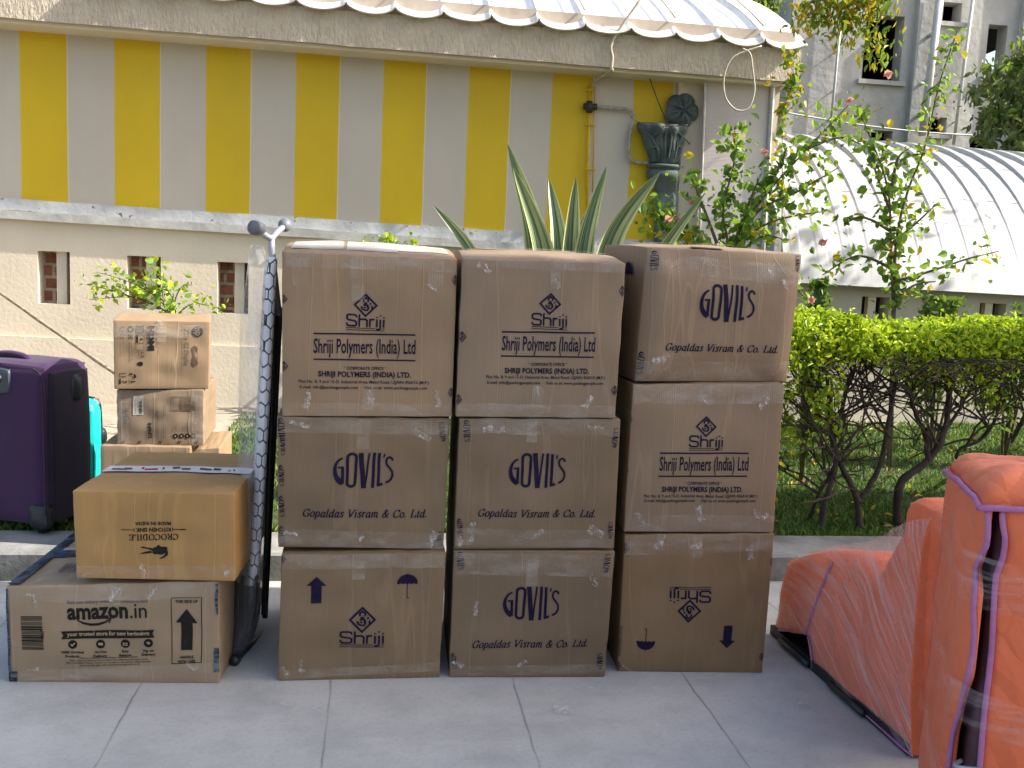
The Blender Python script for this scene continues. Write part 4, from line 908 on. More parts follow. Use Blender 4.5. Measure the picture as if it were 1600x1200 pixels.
MBo.wisp(928, 913, 9, 1.6); MT.top_piece(.05, .95, .35, .6, M['tape'], 'clear_tape', .005)
# ---- right column
YR = R(5); p0 = G(965, 1049.2)
RB = Carton([(976, 836), (1210, 834), (1191.5, 1049.5), (965, 1049.2)], p0, YR, .52, M['brown_lower_shade'], 'bottom carton of the right column with its emblem, umbrella and arrow printed upside down', GRP, z0=(0, 0), bul=(.004, .003, .004), seed=7)
RM = Carton([(989, 601), (1226, 600.5), (1208, 832), (974.5, 831)], p0 - RB.n * .006, YR, .52, M['brown_shriji'], 'middle carton of the right column with a printed address, beside the leafy hedge', GRP, bul=(.004, .002, .004), seed=8)
RT = Carton([(1010, 387), (1253, 397.5), (1229, 596.5), (991.5, 596)], p0 - RB.n * .03, R(11), .56, M['brown_shriji'], 'dented top carton of the right column, turned so that its left side shows', GRP, bul=(.002, .012, .006), seed=9, pillow=(.030, .30, .22), topraise=.012)
shriji_mark(RB, (1076, 953.5), 17.2, (1110.5, 921.5), (1046, 922.5), 19.5, math.pi)
RB.at(umbrella(), (1008.8, 1001.5), 14.8, 14.2, 'printed_umbrella', rot=math.pi); RB.at(arrow(), (1136.5, 995), 12.8, 18.6, 'printed_arrow', rot=math.pi)
shriji_full(RM, (1103, 666.5), 14.8, (1075.5, 698), (1128.6, 698.3), 18.5, ((1030.6, 708.5), (1169.4, 709)), ((1028, 744.5), (1167, 745)), ((1029.4, 734.5), (1168.6, 735)), 21.6, ((1069.8, 757), (1127, 757.2)), ((1033.5, 768), (1159.6, 768.5)), ((1006, 776.8), (1183.7, 777.3)), ((1007, 784), (1181, 784.5)))
govil_full(RT, (1085, 501), (1171, 503), 57, (1035.8, 546), (1208.7, 550), 10.8)
edge_marks(RT, [(1016, 391, 1013, 422, 13), (997, 548, 993, 584, 10), (1249, 400, 1246, 425, -8)], 'g'); edge_marks(RB, [(977, 856, 5, 8), (966, 1040, 4, 7), (1189.5, 1026, 3.5, 6), (1206, 878, 3, 6)], 'd'); edge_marks(RM, [(979, 735, 3, 8), (985, 655, 3, 7)], 'd')
RB.text('PACKING PEOPLE CARTON', (969.5, 1025), (973, 978), 3.4, .01)
for b, l in ((RT, [((1012, 410), (1248, 432), 30), ((994, 578), (1230, 580), 30), ((1110, 440), (1112, 398), 18)]), (RM, [((990, 616), (1224, 616), 30), ((978, 816), (1208, 818), 26), ((1103, 632), (1103, 603), 18)]), (RB, [((977, 852), (1208, 846), 30), ((1088, 870), (1090, 836), 16)])):
    for q in l: b.band(*q)
for b, l in ((RT, [(1113, 405, 26), (1140, 438, 16), (1218, 445, 18), (1030, 560, 28), (1215, 562, 24), (1060, 414, 30), (1200, 424, 26)]), (RM, [(1035, 626, 30), (1102, 622, 28), (1193, 630, 22), (1092, 802, 26), (1188, 804, 24), (1000, 810, 26)]), (RB, [(1086, 852, 22), (1030, 846, 26), (1172, 862, 24), (980, 1042, 20), (1010, 850, 18)])):
    for x, y, z in l: b.wisp(x, y, z, random.random() * 3)
RT.top_piece(.05, .95, .38, .62, M['tape'], 'clear_tape', .005); RT.top_piece(.30, .50, .02, .10, M['dark'], 'lid_gap', .002)
# umbrella on the left side of the turned carton
def side_shapes(b, polys, w_c, v_c, sx, sz, name, mat):
    a, z = b.uv(0, v_c); vs, fs = [], []
    for q in polys:
        k = len(vs)
        for x, y in q: vs.append(b.P3(b.uv(0, v_c)[0] - .004 - b.bul[2], z + y * sz, -(w_c * b.dep) + x * sx))
        fs.append(list(range(k, len(vs))))
    return mesh(name, vs, fs, mat, b.root)
side_shapes(RT, umbrella(), .30, .80, .055, .045, 'printed_umbrella', M['ink'])
for b in (RB, RM): b.root.location = b.root.location
# ================================================================== left foreground
# kitchen-sink box on a delivery box
p0 = G(15, 1065); YA = R(5)
AM = Carton([(9, 917), (340, 908), (343, 1052), (15, 1065)], p0, YA, .70, M['brown_amz'], 'wide delivery box with barcode and dark blue tape, lying under the tan sink box', None, z0=(0, 0), bul=(.008, .004, .004), seed=11)
AM.text('Rate your delivery: www.amazon.in/your-orders', (106.7, 942.5), (231.7, 939.5), 5.2, .012, M['grey_ink'])
AM.text('amazon', (107, 966), (202, 963.5), 24.5, .035, M['black_ink'], name='printed_logo'); AM.text('.in', (205, 963.6), (231, 963), 24, .005, M['black_ink'], name='printed_logo')
sm_ = [(122, 967.5), (132, 972), (144, 974.5), (156, 974), (166, 971), (173, 967)]
def pxshape(b, pts, w, name, mat, off=.0019):
    k = b.mpp(); q = [b.ab(*p) for p in pts]; return b.shapes(name, seg_poly(q, [x * k for x in w] if isinstance(w, (list, tuple)) else w * k), mat, off)
pxshape(AM, sm_, [1.5, 3.5, 4, 4, 3.2, 2], 'printed_logo', M['black_ink']); pxshape(AM, [(166, 965.5), (175, 965), (172, 972.5)], 2, 'printed_logo', M['black_ink'])
bn = [[(0, 0), (.02, .5), (0, 1)] + [(i / 16, 1) for i in range(1, 16)] + [(1, 1), (.98, .5), (1, 0)] + [(1 - i / 16, 0) for i in range(1, 16)]]
rb = []
for i in range(16):
    a, c = i / 16, (i + 1) / 16
    rb.append([(a if i else .0, 0), (c, 0), (c, .5), (a if i else .022, .5)] if i < 15 else [(a, 0), (1, 0), (.978, .5), (a, .5)])
    rb.append([(a if i else .022, .5), (c, .5), (c, 1), (a if i else 0, 1)] if i < 15 else [(a, .5), (.978, .5), (1, 1), (a, 1)])
AM.shapes('printed_banner', AM.place(rb, (97, 997.5), (243, 994), 13), M['black_ink'])
AM.text('your trusted store for new beginnings', (106, 992.5), (235, 989.5), 6.2, .03, M['kraft_ink'], off=.0030)
for (x, y, t1, t2) in ((115, 1005.5, '100% Original', 'Products'), (158.7, 1004.7, 'On-Time', 'Delivery'), (197.5, 1003.5, 'Easy', 'Returns'), (233.5, 1002.5, 'Pay on', 'Delivery')):
    AM.at([[(math.cos(R(a)), math.sin(R(a))) for a in range(0, 360, 18)]], (x, y), 7, 7, 'printed_icon', M['black_ink'])
    AM.at(seg_poly([(-.4, .1), (-.1, -.3), (.45, .35)], .22) if x < 150 else [[(-.5, -.25), (.5, -.25), (.5, .3), (-.5, .3)]] if x < 180 else seg_poly([(-.4, -.35), (.4, -.35), (.4, .1), (-.4, .1), (-.4, -.35)], .2) if x < 220 else [[(-.5, .2), (.1, -.3), (.5, .0), (0, .4)]], (x, y), 7, 7, 'printed_icon', M['kraft_ink'], off=.0030)
    for k, tx in enumerate((t1, t2)):
        h = len(tx) * 1.35; AM.text(tx, (x - h, y + 14 + 6.2 * k), (x + h, y + 13.4 + 6.2 * k), 4, .03, M['black_ink'])
for k, (tx, xa, xb) in enumerate((('We are committed to building a sustainable planet.', 127, 217), ('That is why this delivery box is made from 100% recycled paper and is', 110, 233), ('fully recyclable. Please recycle or re-use for the planet. Alternatively,', 105, 238), ('you could gift old unwanted goods in it.', 127, 220))):
    AM.text(tx, (xa, 1027.5 + 3.9 * k), (xb, 1025.3 + 3.9 * k), 2.5, .012, M['black_ink'])
pxshape(AM, [(268.5, 934), (315.5, 932.5), (315.5, 1034.5), (270, 1036), (268.5, 934), (300, 933)], 1.1, 'printed_frame', M['black_ink'])
AM.text('THIS SIDE UP', (275, 941.5), (310, 940.5), 4.4, .03, M['black_ink']); AM.text('HANDLE', (282.5, 1028), (303.5, 1027.4), 4.4, .03, M['black_ink']); AM.text('WITH CARE', (279, 1035), (306.5, 1034), 4.4, .03, M['black_ink'])
AM.at(arrow(), (292.5, 982.5), 16.8, 33.7, 'printed_arrow', M['black_ink'])
bars = []; x = 0; r2 = random.Random(5)
while x < .97:
    w = r2.choice([.018, .018, .035, .05]); bars.append([(x, 0), (min(1, x + w), 0), (min(1, x + w), 1), (x, 1)]); x += w + r2.choice([.016, .03, .022])
AM.shapes('printed_barcode', AM.place(bars, (33, 962), (35, 1015.5), 33), M['black_ink']); AM.text('N027', (70, 997), (69.5, 983), 4.5, .02, M['black_ink'])
AM.band((12, 927), (338, 919), 30, off=.0040); AM.band((18, 1056), (342, 1043), 18, off=.0040); AM.band((180, 945), (180, 912), 20, off=.0048)
for q in (((9, 920), (15, 1062), 7), ((344, 1012), (343.5, 1050), 18), ((339.5, 912), (341.5, 960), 7)): AM.band(*q, mat=M['blue_tape'], name='printed_tape', off=.0030)
AM.band((16, 1048), (16, 1064), 22, mat=M['blue_tape'], name='printed_tape', off=.0034)
for u0, u1, w0, w1, m, n_ in ((.02, .99, .46, .58, 'blue_tape', 'printed_tape'), (-.0, .06, .02, .97, 'blue_tape', 'printed_tape'), (.03, .97, .59, .64, 'white_label', 'clear_tape')):
    AM.top_piece(max(0, u0), u1, w0, w1, M[m], n_, .0035 if n_ == 'printed_tape' else .0025)
for k in range(9): AM.top_piece(.17 + .024 * k, .17 + .024 * k + (.010 if k % 3 else .016), .20, .34, M['grey_ink'], 'printed_barcode', .004)
for k in range(6): AM.top_piece(.24 + .02 * k, .25 + .02 * k, .76, .88, M['grey_ink'], 'printed_barcode', .004)
AM.top_piece(.12, .30, .02, .97, M['tape'], 'clear_tape', .006, shear=0.0)
for x, y, z in ((52, 935, 26), (52, 1045, 22), (240, 925, 24), (178, 928, 24), (300, 1040, 18)): AM.wisp(x, y, z)
zt = [AM.c[3][1] + (AM.c[0][1] - AM.c[3][1]), AM.c[1][1]]
topz = max(AM.c[0][1], AM.c[1][1]) + .006
CRp = G(120, 903, topz)
CR = Carton([(113, 767), (365, 771), (367, 904.5), (120, 903)], CRp, R(4), .69, M['brown_croc'], 'plain tan carton marked kitchen sink upside down, resting on the wide delivery box', None, z0=(topz, topz), bul=(.003, .004, .003), seed=12)
CR.shapes('printed_text', CR.place(serif('CROCODILE', 0, 1.5, .55), (279, 834), (203, 834), 9.3), M['black_ink'])
CR.text('KITCHEN SINK', (267.5, 824), (213.5, 824), 6, .03, M['black_ink']); CR.text('MADE IN INDIA', (268, 814.7), (212.5, 814.7), 5.2, .025, M['black_ink'])
pxshape(CR, [(190, 826.8), (211, 826.8)], 1.0, 'printed_rule', M['black_ink']); pxshape(CR, [(271, 826.8), (280, 826.8), (286, 826.8), (292, 826.8)], [1, 1.4, 2.2, .8], 'printed_rule', M['black_ink'])
for x in (211, 270.5): pxshape(CR, [(x, 823.5), (x, 830)], 1.0, 'printed_rule', M['black_ink'])
# animal emblem, printed upside down like the rest
cr = [[(-.1, .3), (.3, .55), (.62, .45), (.78, .5), (.95, .35), (.9, -.1), (.6, -.42), (-.05, -.38)], [(.9, .2), (1.0, -.1), (.97, -.5), (.72, -.8), (.42, -.95), (.4, -.85), (.66, -.62), (.8, -.3), (.7, 0)],
      [(.05, .2), (-.3, .34), (-.85, .42), (-.98, .34), (-.4, .18), (-.1, -.02)], [(.1, -.15), (-.35, -.02), (-.92, -.28), (-1, -.4), (-.3, -.3)], [(.3, .3), (.2, .62), (.36, .66), (.5, .3)], [(-.5, .36), (-.9, .52), (-.8, .38)]]
def ccw(q):
    ar = sum(q[i][0] * q[(i + 1) % len(q)][1] - q[(i + 1) % len(q)][0] * q[i][1] for i in range(len(q))); return q if ar > 0 else q[::-1]
CR.at([ccw([(x, -(-y)) for x, y in q]) for q in cr], (241.5, 859.5), 21.5, 14, 'printed_emblem', M['black_ink'])
CR.band((120, 893), (367, 893), 21)
for x, y, z in ((135, 897, 14), (225, 890, 26), (352, 890, 20)): CR.wisp(x, y, z)
CR.top_piece(.0, 1, .42, .56, M['white_tape'], 'printed_tape', .003)
r2 = random.Random(3)
for k, (u, w_, mt) in enumerate(((.05, .10, 'grey_ink'), (.13, .05, 'grey_ink'), (.24, .015, 'red_ink'), (.27, .09, 'red_ink'), (.385, .015, 'red_ink'), (.45, .05, 'grey_ink'), (.52, .06, 'grey_ink'), (.64, .08, 'grey_ink'), (.73, .05, 'grey_ink'), (.84, .012, 'red_ink'), (.87, .012, 'red_ink'))):
    CR.top_piece(u, u + w_, .455 + .012 * (k % 3), .485 + .02 * (k % 3), M[mt], 'tape_print', .0048, shear=-.01)
# monitor box on printer box on an old carton, behind
yb = 4.50
st = D(178, 610, yb)
OB = Carton([(157, 696), (297, 699), (297, 800), (157, 800)], D(157, 800, 4.46), R(9), .42, M['brown_old'], 'worn brown carton at the bottom of the back stack, mostly hidden by the tan box', None, z0=(KZ, KZ), bul=(.004, .004, .004), seed=21)
OC = Carton([(297, 702), (343, 700), (343, 800), (297, 800)], D(297, 800, 4.60), R(9), .46, M['brown_old'], 'narrow taped carton beside the old brown one under the printer box', None, z0=(KZ, KZ), bul=(.003, .003, .003), seed=22)
PB = Carton([(182, 609.5), (318, 609), (318, 696), (184, 697)], st, R(10.5), .50, M['brown_old'], 'printer carton with a white barcode sticker, second from the top of the back stack', None, bul=(.004, .001, .004), seed=13)
HB = Carton([(177, 500), (328, 502.5), (326, 607.5), (178.5, 608)], st + Vector((0, -.03, 0)), R(16.5), .34, M['brown_old'], 'monitor carton with sideways printing and hand hole, topmost of the back stack', None, bul=(.004, .004, .003), seed=14, topraise=.012)
def sq(x): return 170 + x / 5.217, None
def H(x, y): return (170 + x / 5.217, 490 + y / 5.217)
def htext(b, s_, x, y0, y1, h, bold=.01, mat=None): b.text(s_, H(x, y0), H(x, y1), h / 5.217, bold, mat or M['black_ink'])
HB.at([[(math.cos(R(a)), math.sin(R(a))) for a in range(0, 360, 15)]], H(722, 148), 46 / 5.2, 44 / 5.2, 'printed_logo', M['black_ink'])
HB.text('hp', H(700, 118), H(712, 182), 9.5, .01, M['brown_old'], .0030, 'printed_logo')
htext(HB, 'Z22n G2 Display', 614, 122, 425, 40, .0, M['grey_ink']); htext(HB, 'Narrow bezel IPS monitor for business desks', 590, 125, 455, 10, .0, M['pale_ink'])
htext(HB, 'HDMI', 326, 100, 300, 40, .06); pxshape(HB, [H(312, 100), H(312, 300)], .7, 'printed_rule', M['black_ink'])
htext(HB, 'Includes display cables and stand', 402, 100, 330, 9, .0, M['grey_ink']); htext(HB, 'High definition multimedia', 388, 100, 270, 8, .0, M['grey_ink'])
def rect(b, x0, y0, x1, y1, mat, fill=True):
    if fill: b.shapes('printed_icon', [ccw([b.ab(*H(*p)) for p in ((x0, y1), (x1, y1), (x1, y0), (x0, y0))])], mat)
    else: pxshape(b, [H(x0, y0), H(x1, y0), H(x1, y1), H(x0, y1), H(x0, y0), H(x1, y0)], .7, 'printed_icon', mat)
rect(HB, 220, 97, 288, 158, M['grey_ink']); rect(HB, 222, 172, 290, 235, M['grey_ink'], False); rect(HB, 222, 172, 240, 235, M['black_ink']); rect(HB, 222, 240, 290, 298, M['pale_ink'], False)
htext(HB, 'A', 254, 196, 222, 26, .02); htext(HB, 'CE', 262, 310, 360, 26, .0); HB.at([[(math.cos(R(a)) * (1 - .3 * math.cos(R(a))), math.sin(R(a)) * .8) for a in range(0, 360, 30)]], H(262, 408), 4.5, 4.2, 'printed_icon', M['black_ink'])
HB.at(seg_poly(arc(0, 0, .8, .8, 0, 360, 16), .35), H(178, 128), 4.6, 5, 'printed_icon', M['black_ink']); HB.at(seg_poly(arc(0, 0, .8, .8, 20, 320, 14), .22), H(112, 124), 3.6, 4, 'printed_icon', M['grey_ink']); HB.at(seg_poly(arc(0, 0, .8, .8, 0, 360, 14), .22), H(108, 186), 3.4, 3.6, 'printed_icon', M['grey_ink'])
htext(HB, 'EHC', 162, 170, 210, 34, .02); htext(HB, 'Model ZX-22 rated 100-240V 50Hz', 162, 225, 395, 10, .0, M['grey_ink']); htext(HB, 'Assembled in China  Made for India', 184, 225, 380, 9, .0, M['grey_ink']); htext(HB, 'R33037', 238, 300, 352, 10, 0, M['grey_ink'])
htext(HB, 'www. 0.5 kg', 90, 225, 350, 9, .0, M['grey_ink']); htext(HB, 'Please recycle', 115, 225, 345, 8, .0, M['grey_ink']); htext(HB, '7', 108, 545, 566, 34, .04)
for y in (487, 513): pxshape(HB, [H(96, y), H(138, y)], 1.0, 'printed_icon', M['black_ink']); HB.at([[(-.8, -.6), (-.8, .6), (.9, 0)][::-1][::-1]], H(136, y), 1.6, 1.6, 'printed_icon', M['black_ink'])
pxshape(HB, [H(90, 482), H(90, 520)], .9, 'printed_icon', M['black_ink']); pxshape(HB, [H(92, 530), H(92, 575)], 2.4, 'printed_icon', M['black_ink'])
HB.at(umbrella(), H(205, 510), 3.6, 3.4, 'printed_icon', M['black_ink'], rot=-1.57); HB.at([[(-1, -.5), (.6, -.5), (1, 0), (.6, .5), (-1, .5)]], H(200, 553), 3.4, 2, 'printed_icon', M['black_ink']); pxshape(HB, [H(168, 492), H(196, 492)], 2.4, 'printed_icon', M['black_ink']); htext(HB, '0000', 162, 535, 572, 16, 0, M['grey_ink'])
bone = arc(0, .66, .62, .34, -30, 210, 12) + [(-.42, .3), (-.42, .16), (-.2, .0), (-.42, -.16), (-.42, -.3)] + arc(0, -.66, .62, .34, 150, 390, 12)
M['hole'] = pm('cut_hole_brown', (.13, .085, .05), (.09, .06, .035), 8, .9)
HB.at([[(x + .0, y) for x, y in bone]], H(700, 345), 7.5, 16, 'hand_hole', M['hole'])
HB.band((178, 516), (327, 518), 20); HB.band(H(430, 60), H(430, 230), 14, off=.0045); HB.wisp(*H(420, 60), 14); HB.wisp(*H(440, 240), 14)
rect(PB, 200, 668, 284, 824, M['white_label'])
PB.text('Printer LX 1234', H(268, 690), H(268, 800), 2, .01, M['black_ink'], .0030); PB.shapes('printed_barcode', PB.place(bars, H(250, 715), H(250, 815), 4), M['black_ink'], .0030); PB.text('S/N CN0123456789', H(216, 690), H(216, 815), 1.6, .01, M['grey_ink'], .0030)
PB.text('INFINITI', H(322, 890), H(322, 1012), 4.8, .05, M['black_ink'])
for x in (362, 378, 392): PB.text('print copy scan and share from any desk at home or work', H(x, 690), H(x, 1010), 1.7, 0, M['pale_ink'])
for x, a, c in ((448, 730, 835), (462, 740, 830), (445, 895, 1015), (462, 905, 1010), (427, 970, 1012), (545, 915, 962), (592, 945, 962), (640, 878, 965), (690, 866, 968), (508, 955, 1010)): PB.text('ink tank system page', H(x, a), H(x, c), 1.8, .0, M['grey_ink'])
rect(PB, 508, 675, 706, 790, M['pale_ink'], False); rect(PB, 590, 685, 700, 790, M['pale_ink']); rect(PB, 525, 682, 585, 785, M['pale_ink'], False)
for x in (543, 591, 640, 687): PB.at([[(math.cos(R(a)), math.sin(R(a))) for a in range(0, 360, 20)]], H(x, 997), 3.9, 4, 'printed_icon', M['black_ink']); PB.at([[(-.3, -.4), (.3, -.4), (.2, .4), (-.2, .3)]], H(x, 997), 3.9, 4, 'printed_icon', M['brown_old'], off=.0030)
for x in (105, 240, 410, 565, 705):
    for d_ in (0, 16): pxshape(PB, [H(x + d_ - 8, 1060), H(x + d_ + 8, 1036)], 1.3, 'printed_rule', M['black_ink'])
PB.band((192, 610), (193, 697), 18); PB.band((309, 610), (309, 696), 20); PB.text('FRAGILE', H(122, 770), H(122, 905), 7.5, .0, M['grey_ink']); OC.band((297, 706), (343, 704), 16)

# ------------------------------------------------------------------ soft box for luggage and quilted bundles
def rbox(name, c, ex, ey, w, d, h, r, mat, parent, puff=.01, nz_=.0, seed=0, n=(18, 12, 20), taper=0.0, sc=6):
    """rounded box: c = bottom centre, ex along width, ey along depth"""
    ex, ey = Vector(ex).normalized(), Vector(ey).normalized(); dims = (w, d, h)
    def ticks(L, k): t0 = [0, r * .3, r * .65, r]; return [x / L for x in t0] + [(r + (L - 2 * r) * i / k) / L for i in range(1, k)] + [1 - x / L for x in reversed(t0)]
    T = [ticks(dims[i], n[i]) for i in range(3)]; key, vs, fs = {}, [], []
    def vert(t):
        k = tuple(round(x, 6) for x in t)
        if k in key: return key[k]
        loc = [t[i] * dims[i] for i in range(3)]; inn = [min(max(loc[i], r), dims[i] - r) for i in range(3)]
        dv_ = Vector([loc[i] - inn[i] for i in range(3)]); nn = dv_.normalized() if dv_.length > 1e-9 else Vector((0, 0, 0))
        for i in range(3):
            if t[i] in (0, 1) and dv_.length < 1e-9: nn[i] = 1 if t[i] else -1
        p = Vector(inn) + (nn * r if dv_.length > 1e-9 else Vector((0, 0, 0)))
        m = 1
        for i in range(3):
            if t[i] not in (0, 1): m *= 4 * t[i] * (1 - t[i])
        p += nn * (puff * m + nz_ * mnoise.noise((p.x * sc + seed, p.y * sc, p.z * sc)))
        k2 = 1 - taper * (p.z / h); q = Vector(c) + ex * ((p.x - w / 2) * k2) + ey * ((p.y - d / 2) * k2) + Vector((0, 0, p.z))
        vs.append(q); key[k] = len(vs) - 1; return key[k]
    for fx, val, A, B, fl in ((1, 0, 0, 2, 0), (1, 1, 0, 2, 1), (0, 0, 1, 2, 1), (0, 1, 1, 2, 0), (2, 1, 0, 1, 0), (2, 0, 0, 1, 1)):
        for i in range(len(T[A]) - 1):
            for j in range(len(T[B]) - 1):
                q = []
                for x, y in ((i, j), (i + 1, j), (i + 1, j + 1), (i, j + 1)):
                    t = [0, 0, 0]; t[fx] = val; t[A] = T[A][x]; t[B] = T[B][y]; q.append(vert(t))
                fs.append(q[::-1] if fl else q)
    return mesh(name, vs, fs, mat, parent, smooth=True)
# purple suitcase
def fabric(name, c, c2, sc=180, rough=.8):
    m, t, b = newmat(name); v = coords(t); n = noise(t, v, 2.2, 4)
    t.links.new(ramp(t, n, [(.3, c2), (.7, c)]), b.inputs['Base Color']); b.inputs['Roughness'].default_value = rough; b.inputs['Specular IOR Level'].default_value = .3; b.inputs['Sheen Weight'].default_value = .15
    bump(t, b, mth(t, 'ADD', noise(t, v, sc, 3), mth(t, 'MULTIPLY', noise(t, v, 9, 4), 1.2)), .25, .004); return m
M['purple'] = fabric('purple_polyester', (.050, .017, .066), (.034, .012, .046)); M['plum'] = fabric('plum_trim_shade', (.022, .010, .026), (.014, .007, .018))
M['plastic'] = pm('black_plastic', (.028, .032, .036), (.018, .02, .022), 12, .4); M['greyplastic'] = pm('slate_grey_plastic', (.055, .068, .085), (.04, .05, .062), 12, .45)
M['teal'] = pm('turquoise_shell', (.015, .50, .47), (.012, .44, .42), 5, .32, spec=.5)
sc_ = G(74, 826, KZ + .04); es = Vector((.62, .78, 0)).normalized(); ef = Vector((-.80, .60, 0)).normalized()
ef = Vector((-es.y, es.x, 0)) ; ef = (Vector((-.97, .10, 0))).normalized()
es = Vector((.10, .97, 0)).normalized(); es = Vector((.22, .975, 0)).normalized(); ef = Vector((-.975, .22, 0)).normalized()
SW, SD, SH = .50, .33, .78
cen = sc_ + ef * (SW / 2) + es * (SD / 2); cen.z = KZ + .045
su = empty('suitcase', (cen.x, cen.y, KZ), 'large dark purple fabric suitcase standing at the left edge', 'suitcase')
rbox('fabric_shell', cen, -ef, es, SW, SD, SH, .055, M['purple'], su, .012, .004, 3)
def sp(f, s_, z, o=0.0): return sc_ + ef * f + es * s_ + Vector((0, 0, z - sc_.z + KZ + .045))
nF = -es; nS = -ef
for s_ in (.10, .24): MB().tube([sp(-.008, s_, .05), sp(-.012, s_, .4), sp(-.008, s_, .72)], .006, 6).build('zip_piping', M['plum'], su, True)
rbox('shade_side_panel', sp(0.0, SD / 2, .02), es, -ef, SD * .82, .03, SH * .92, .014, M['plum'], su, .008, .002, 4, n=(8, 3, 12))  # side face coloured darker to stand in for its shade
MB().tube(spline([sp(.0, -.008, .06), sp(.0, -.010, .4), sp(.012, -.008, .70), sp(.06, -.006, .757)], 24), .0065, 6).build('front_piping', M['plum'], su, True)
MB().tube(spline([sp(.16, .10, .772), sp(.19, .10, .797), sp(.27, .10, .808), sp(.36, .10, .797), sp(.39, .10, .772)], 24), .017, 8).build('top_handle', M['purple'], su, True)
rbox('handle_plate', sp(.30, .0, .635), -ef, es, .22, .03, .11, .012, M['greyplastic'], su, n=(6, 3, 5)); rbox('handle_grip', sp(.30, -.012, .685), -ef, es, .15, .03, .035, .012, M['plastic'], su, n=(6, 3, 3))
rbox('corner_guard', sp(.045, .02, -.006), -ef, es, .10, .06, .11, .02, M['plastic'], su, n=(5, 4, 5)); rbox('side_grip', sp(-.012, .20, .60), es, -ef, .06, .03, .11, .012, M['plastic'], su, n=(4, 3, 5))
for f, s_ in ((.06, .05), (.44, .05), (.06, .27), (.44, .27)):
    c_ = sp(f, s_, -.02); MB().tube([c_ - es * .016, c_ + es * .016], .027, 12).build('wheel', M['plastic'], su, True); rbox('wheel_fork', sp(f, s_, -.028), -ef, es, .04, .05, .045, .008, M['plastic'], su, n=(2, 2, 2))
# turquoise suitcase
e0 = D(157, 700, 5.02); tw, td, th_ = .42, .23, .62
c2 = Vector((e0.x - tw / 2 - .065, e0.y + td / 2, KZ + .03)); ty = Vector((math.cos(R(14)), math.sin(R(14)), 0)); tn = Vector((-ty.y, ty.x, 0))
tz = D(145, 630, 5.02).z; th_ = tz - KZ - .03
ts = empty('suitcase', (c2.x, c2.y, KZ), 'bright turquoise hard shell suitcase half hidden behind the purple one', 'suitcase')
rbox('shell', c2, ty, tn, tw, td, th_, .06, M['teal'], ts, .008, 0, n=(12, 8, 12))
for k in range(4): rbox('shell_rib', c2 + ty * (-.15 + .1 * k + .03) - tn * (td / 2 + .004) + Vector((0, 0, .05)), ty, tn, .035, .022, th_ - .1, .009, M['teal'], ts, n=(2, 2, 8))
for f in (.38, .68): MB().tube([c2 - tn * (td / 2 + .012) - ty * .19 + Vector((0, 0, th_ * f)), c2 - tn * (td / 2 + .012) + ty * .19 + Vector((0, 0, th_ * f))], .004, 6).build('shell_groove', M['greyplastic'], ts)
rbox('zip_band', c2 + tn * .02 - Vector((0, 0, .002)), ty, tn, tw + .012, .05, th_ + .010, .05, M['plastic'], ts, n=(12, 3, 12))
rbox('latch', c2 + ty * (tw / 2 + .008) + tn * .02 + Vector((0, 0, th_ * .55)), ty, tn, .03, .05, .08, .01, M['plastic'], ts, n=(3, 3, 4))
for f in (-.15, .15):
    for g_ in (-.07, .07): MB().tube([c2 + ty * f + tn * (g_ - .012) - Vector((0, 0, .008)), c2 + ty * f + tn * (g_ + .012) - Vector((0, 0, .008))], .022, 10).build('wheel', M['plastic'], ts, True)
# ------------------------------------------------------------------ folded ironing board, edge-on, in a plastic sleeve
yI = 3.62
def hexmat():
    m, t, b = newmat('hexagon_print_cover'); v = coords(t)
    sx = t.nodes.new('ShaderNodeSeparateXYZ'); t.links.new(v, sx.inputs[0])
    # honeycomb outlines: distance to the nearest centre of two staggered grids
    U = mth(t, 'ADD', sx.outputs[0], mth(t, 'ADD', mth(t, 'MULTIPLY', sx.outputs[1], .8), mth(t, 'MULTIPLY', sx.outputs[2], -.055)))
    X, Z = mth(t, 'DIVIDE', U, .036), mth(t, 'DIVIDE', sx.outputs[2], .055)
    def hexd(o1, o2):
        x = mth(t, 'ABSOLUTE', mth(t, 'SUBTRACT', mth(t, 'FRACT', mth(t, 'ADD', X, 60 + o1)), .5))
        z = mth(t, 'ABSOLUTE', mth(t, 'MULTIPLY', mth(t, 'SUBTRACT', mth(t, 'FRACT', mth(t, 'ADD', mth(t, 'DIVIDE', Z, 1.732), 60 + o2)), .5), 1.732))
        return mth(t, 'MAXIMUM', x, mth(t, 'ADD', mth(t, 'MULTIPLY', x, .5), mth(t, 'MULTIPLY', z, .866)))
    d_ = mth(t, 'MINIMUM', hexd(0, 0), hexd(.5, .5)); ln = ramp(t, d_, [(.435, 0.0), (.455, 1.0)])
    col = mix(t, ln, (.78, .79, .82), (.022, .024, .03)); t.links.new(col, b.inputs['Base Color']); b.inputs['Roughness'].default_value = .6; return m
M['hex'] = hexmat(); M['greycap'] = pm('grey_rubber_cap', (.16, .17, .20), (.12, .13, .15), 10, .5); M['silver'] = pm('silver_grey_tube', (.36, .37, .41), (.28, .29, .33), 10, .35, metal=.3)
M['sleeve'] = filmmat('clear_plastic_sleeve', .12, .50, (.66, .68, .74), .16, (1, 1, .35), 12, bstr=.6, a=.42, b2=.76)
ib = empty('ironing_board', G(398, 1040), 'folded ironing board with a hexagon print cover standing edge-on in a clear plastic sleeve', 'ironing board')
path = [D(428, 402, yI), D(424, 440, yI), D(420, 520, yI), D(415, 620, yI), D(409, 730, yI), D(402, 840, yI), D(397, 905, yI), D(395, 934, yI)]
path = spline(path, 40); bw = Vector((-.285, .96, 0)).normalized(); bt = Vector((bw.y, -bw.x, 0))
vs, fs = [], []; NC = 18
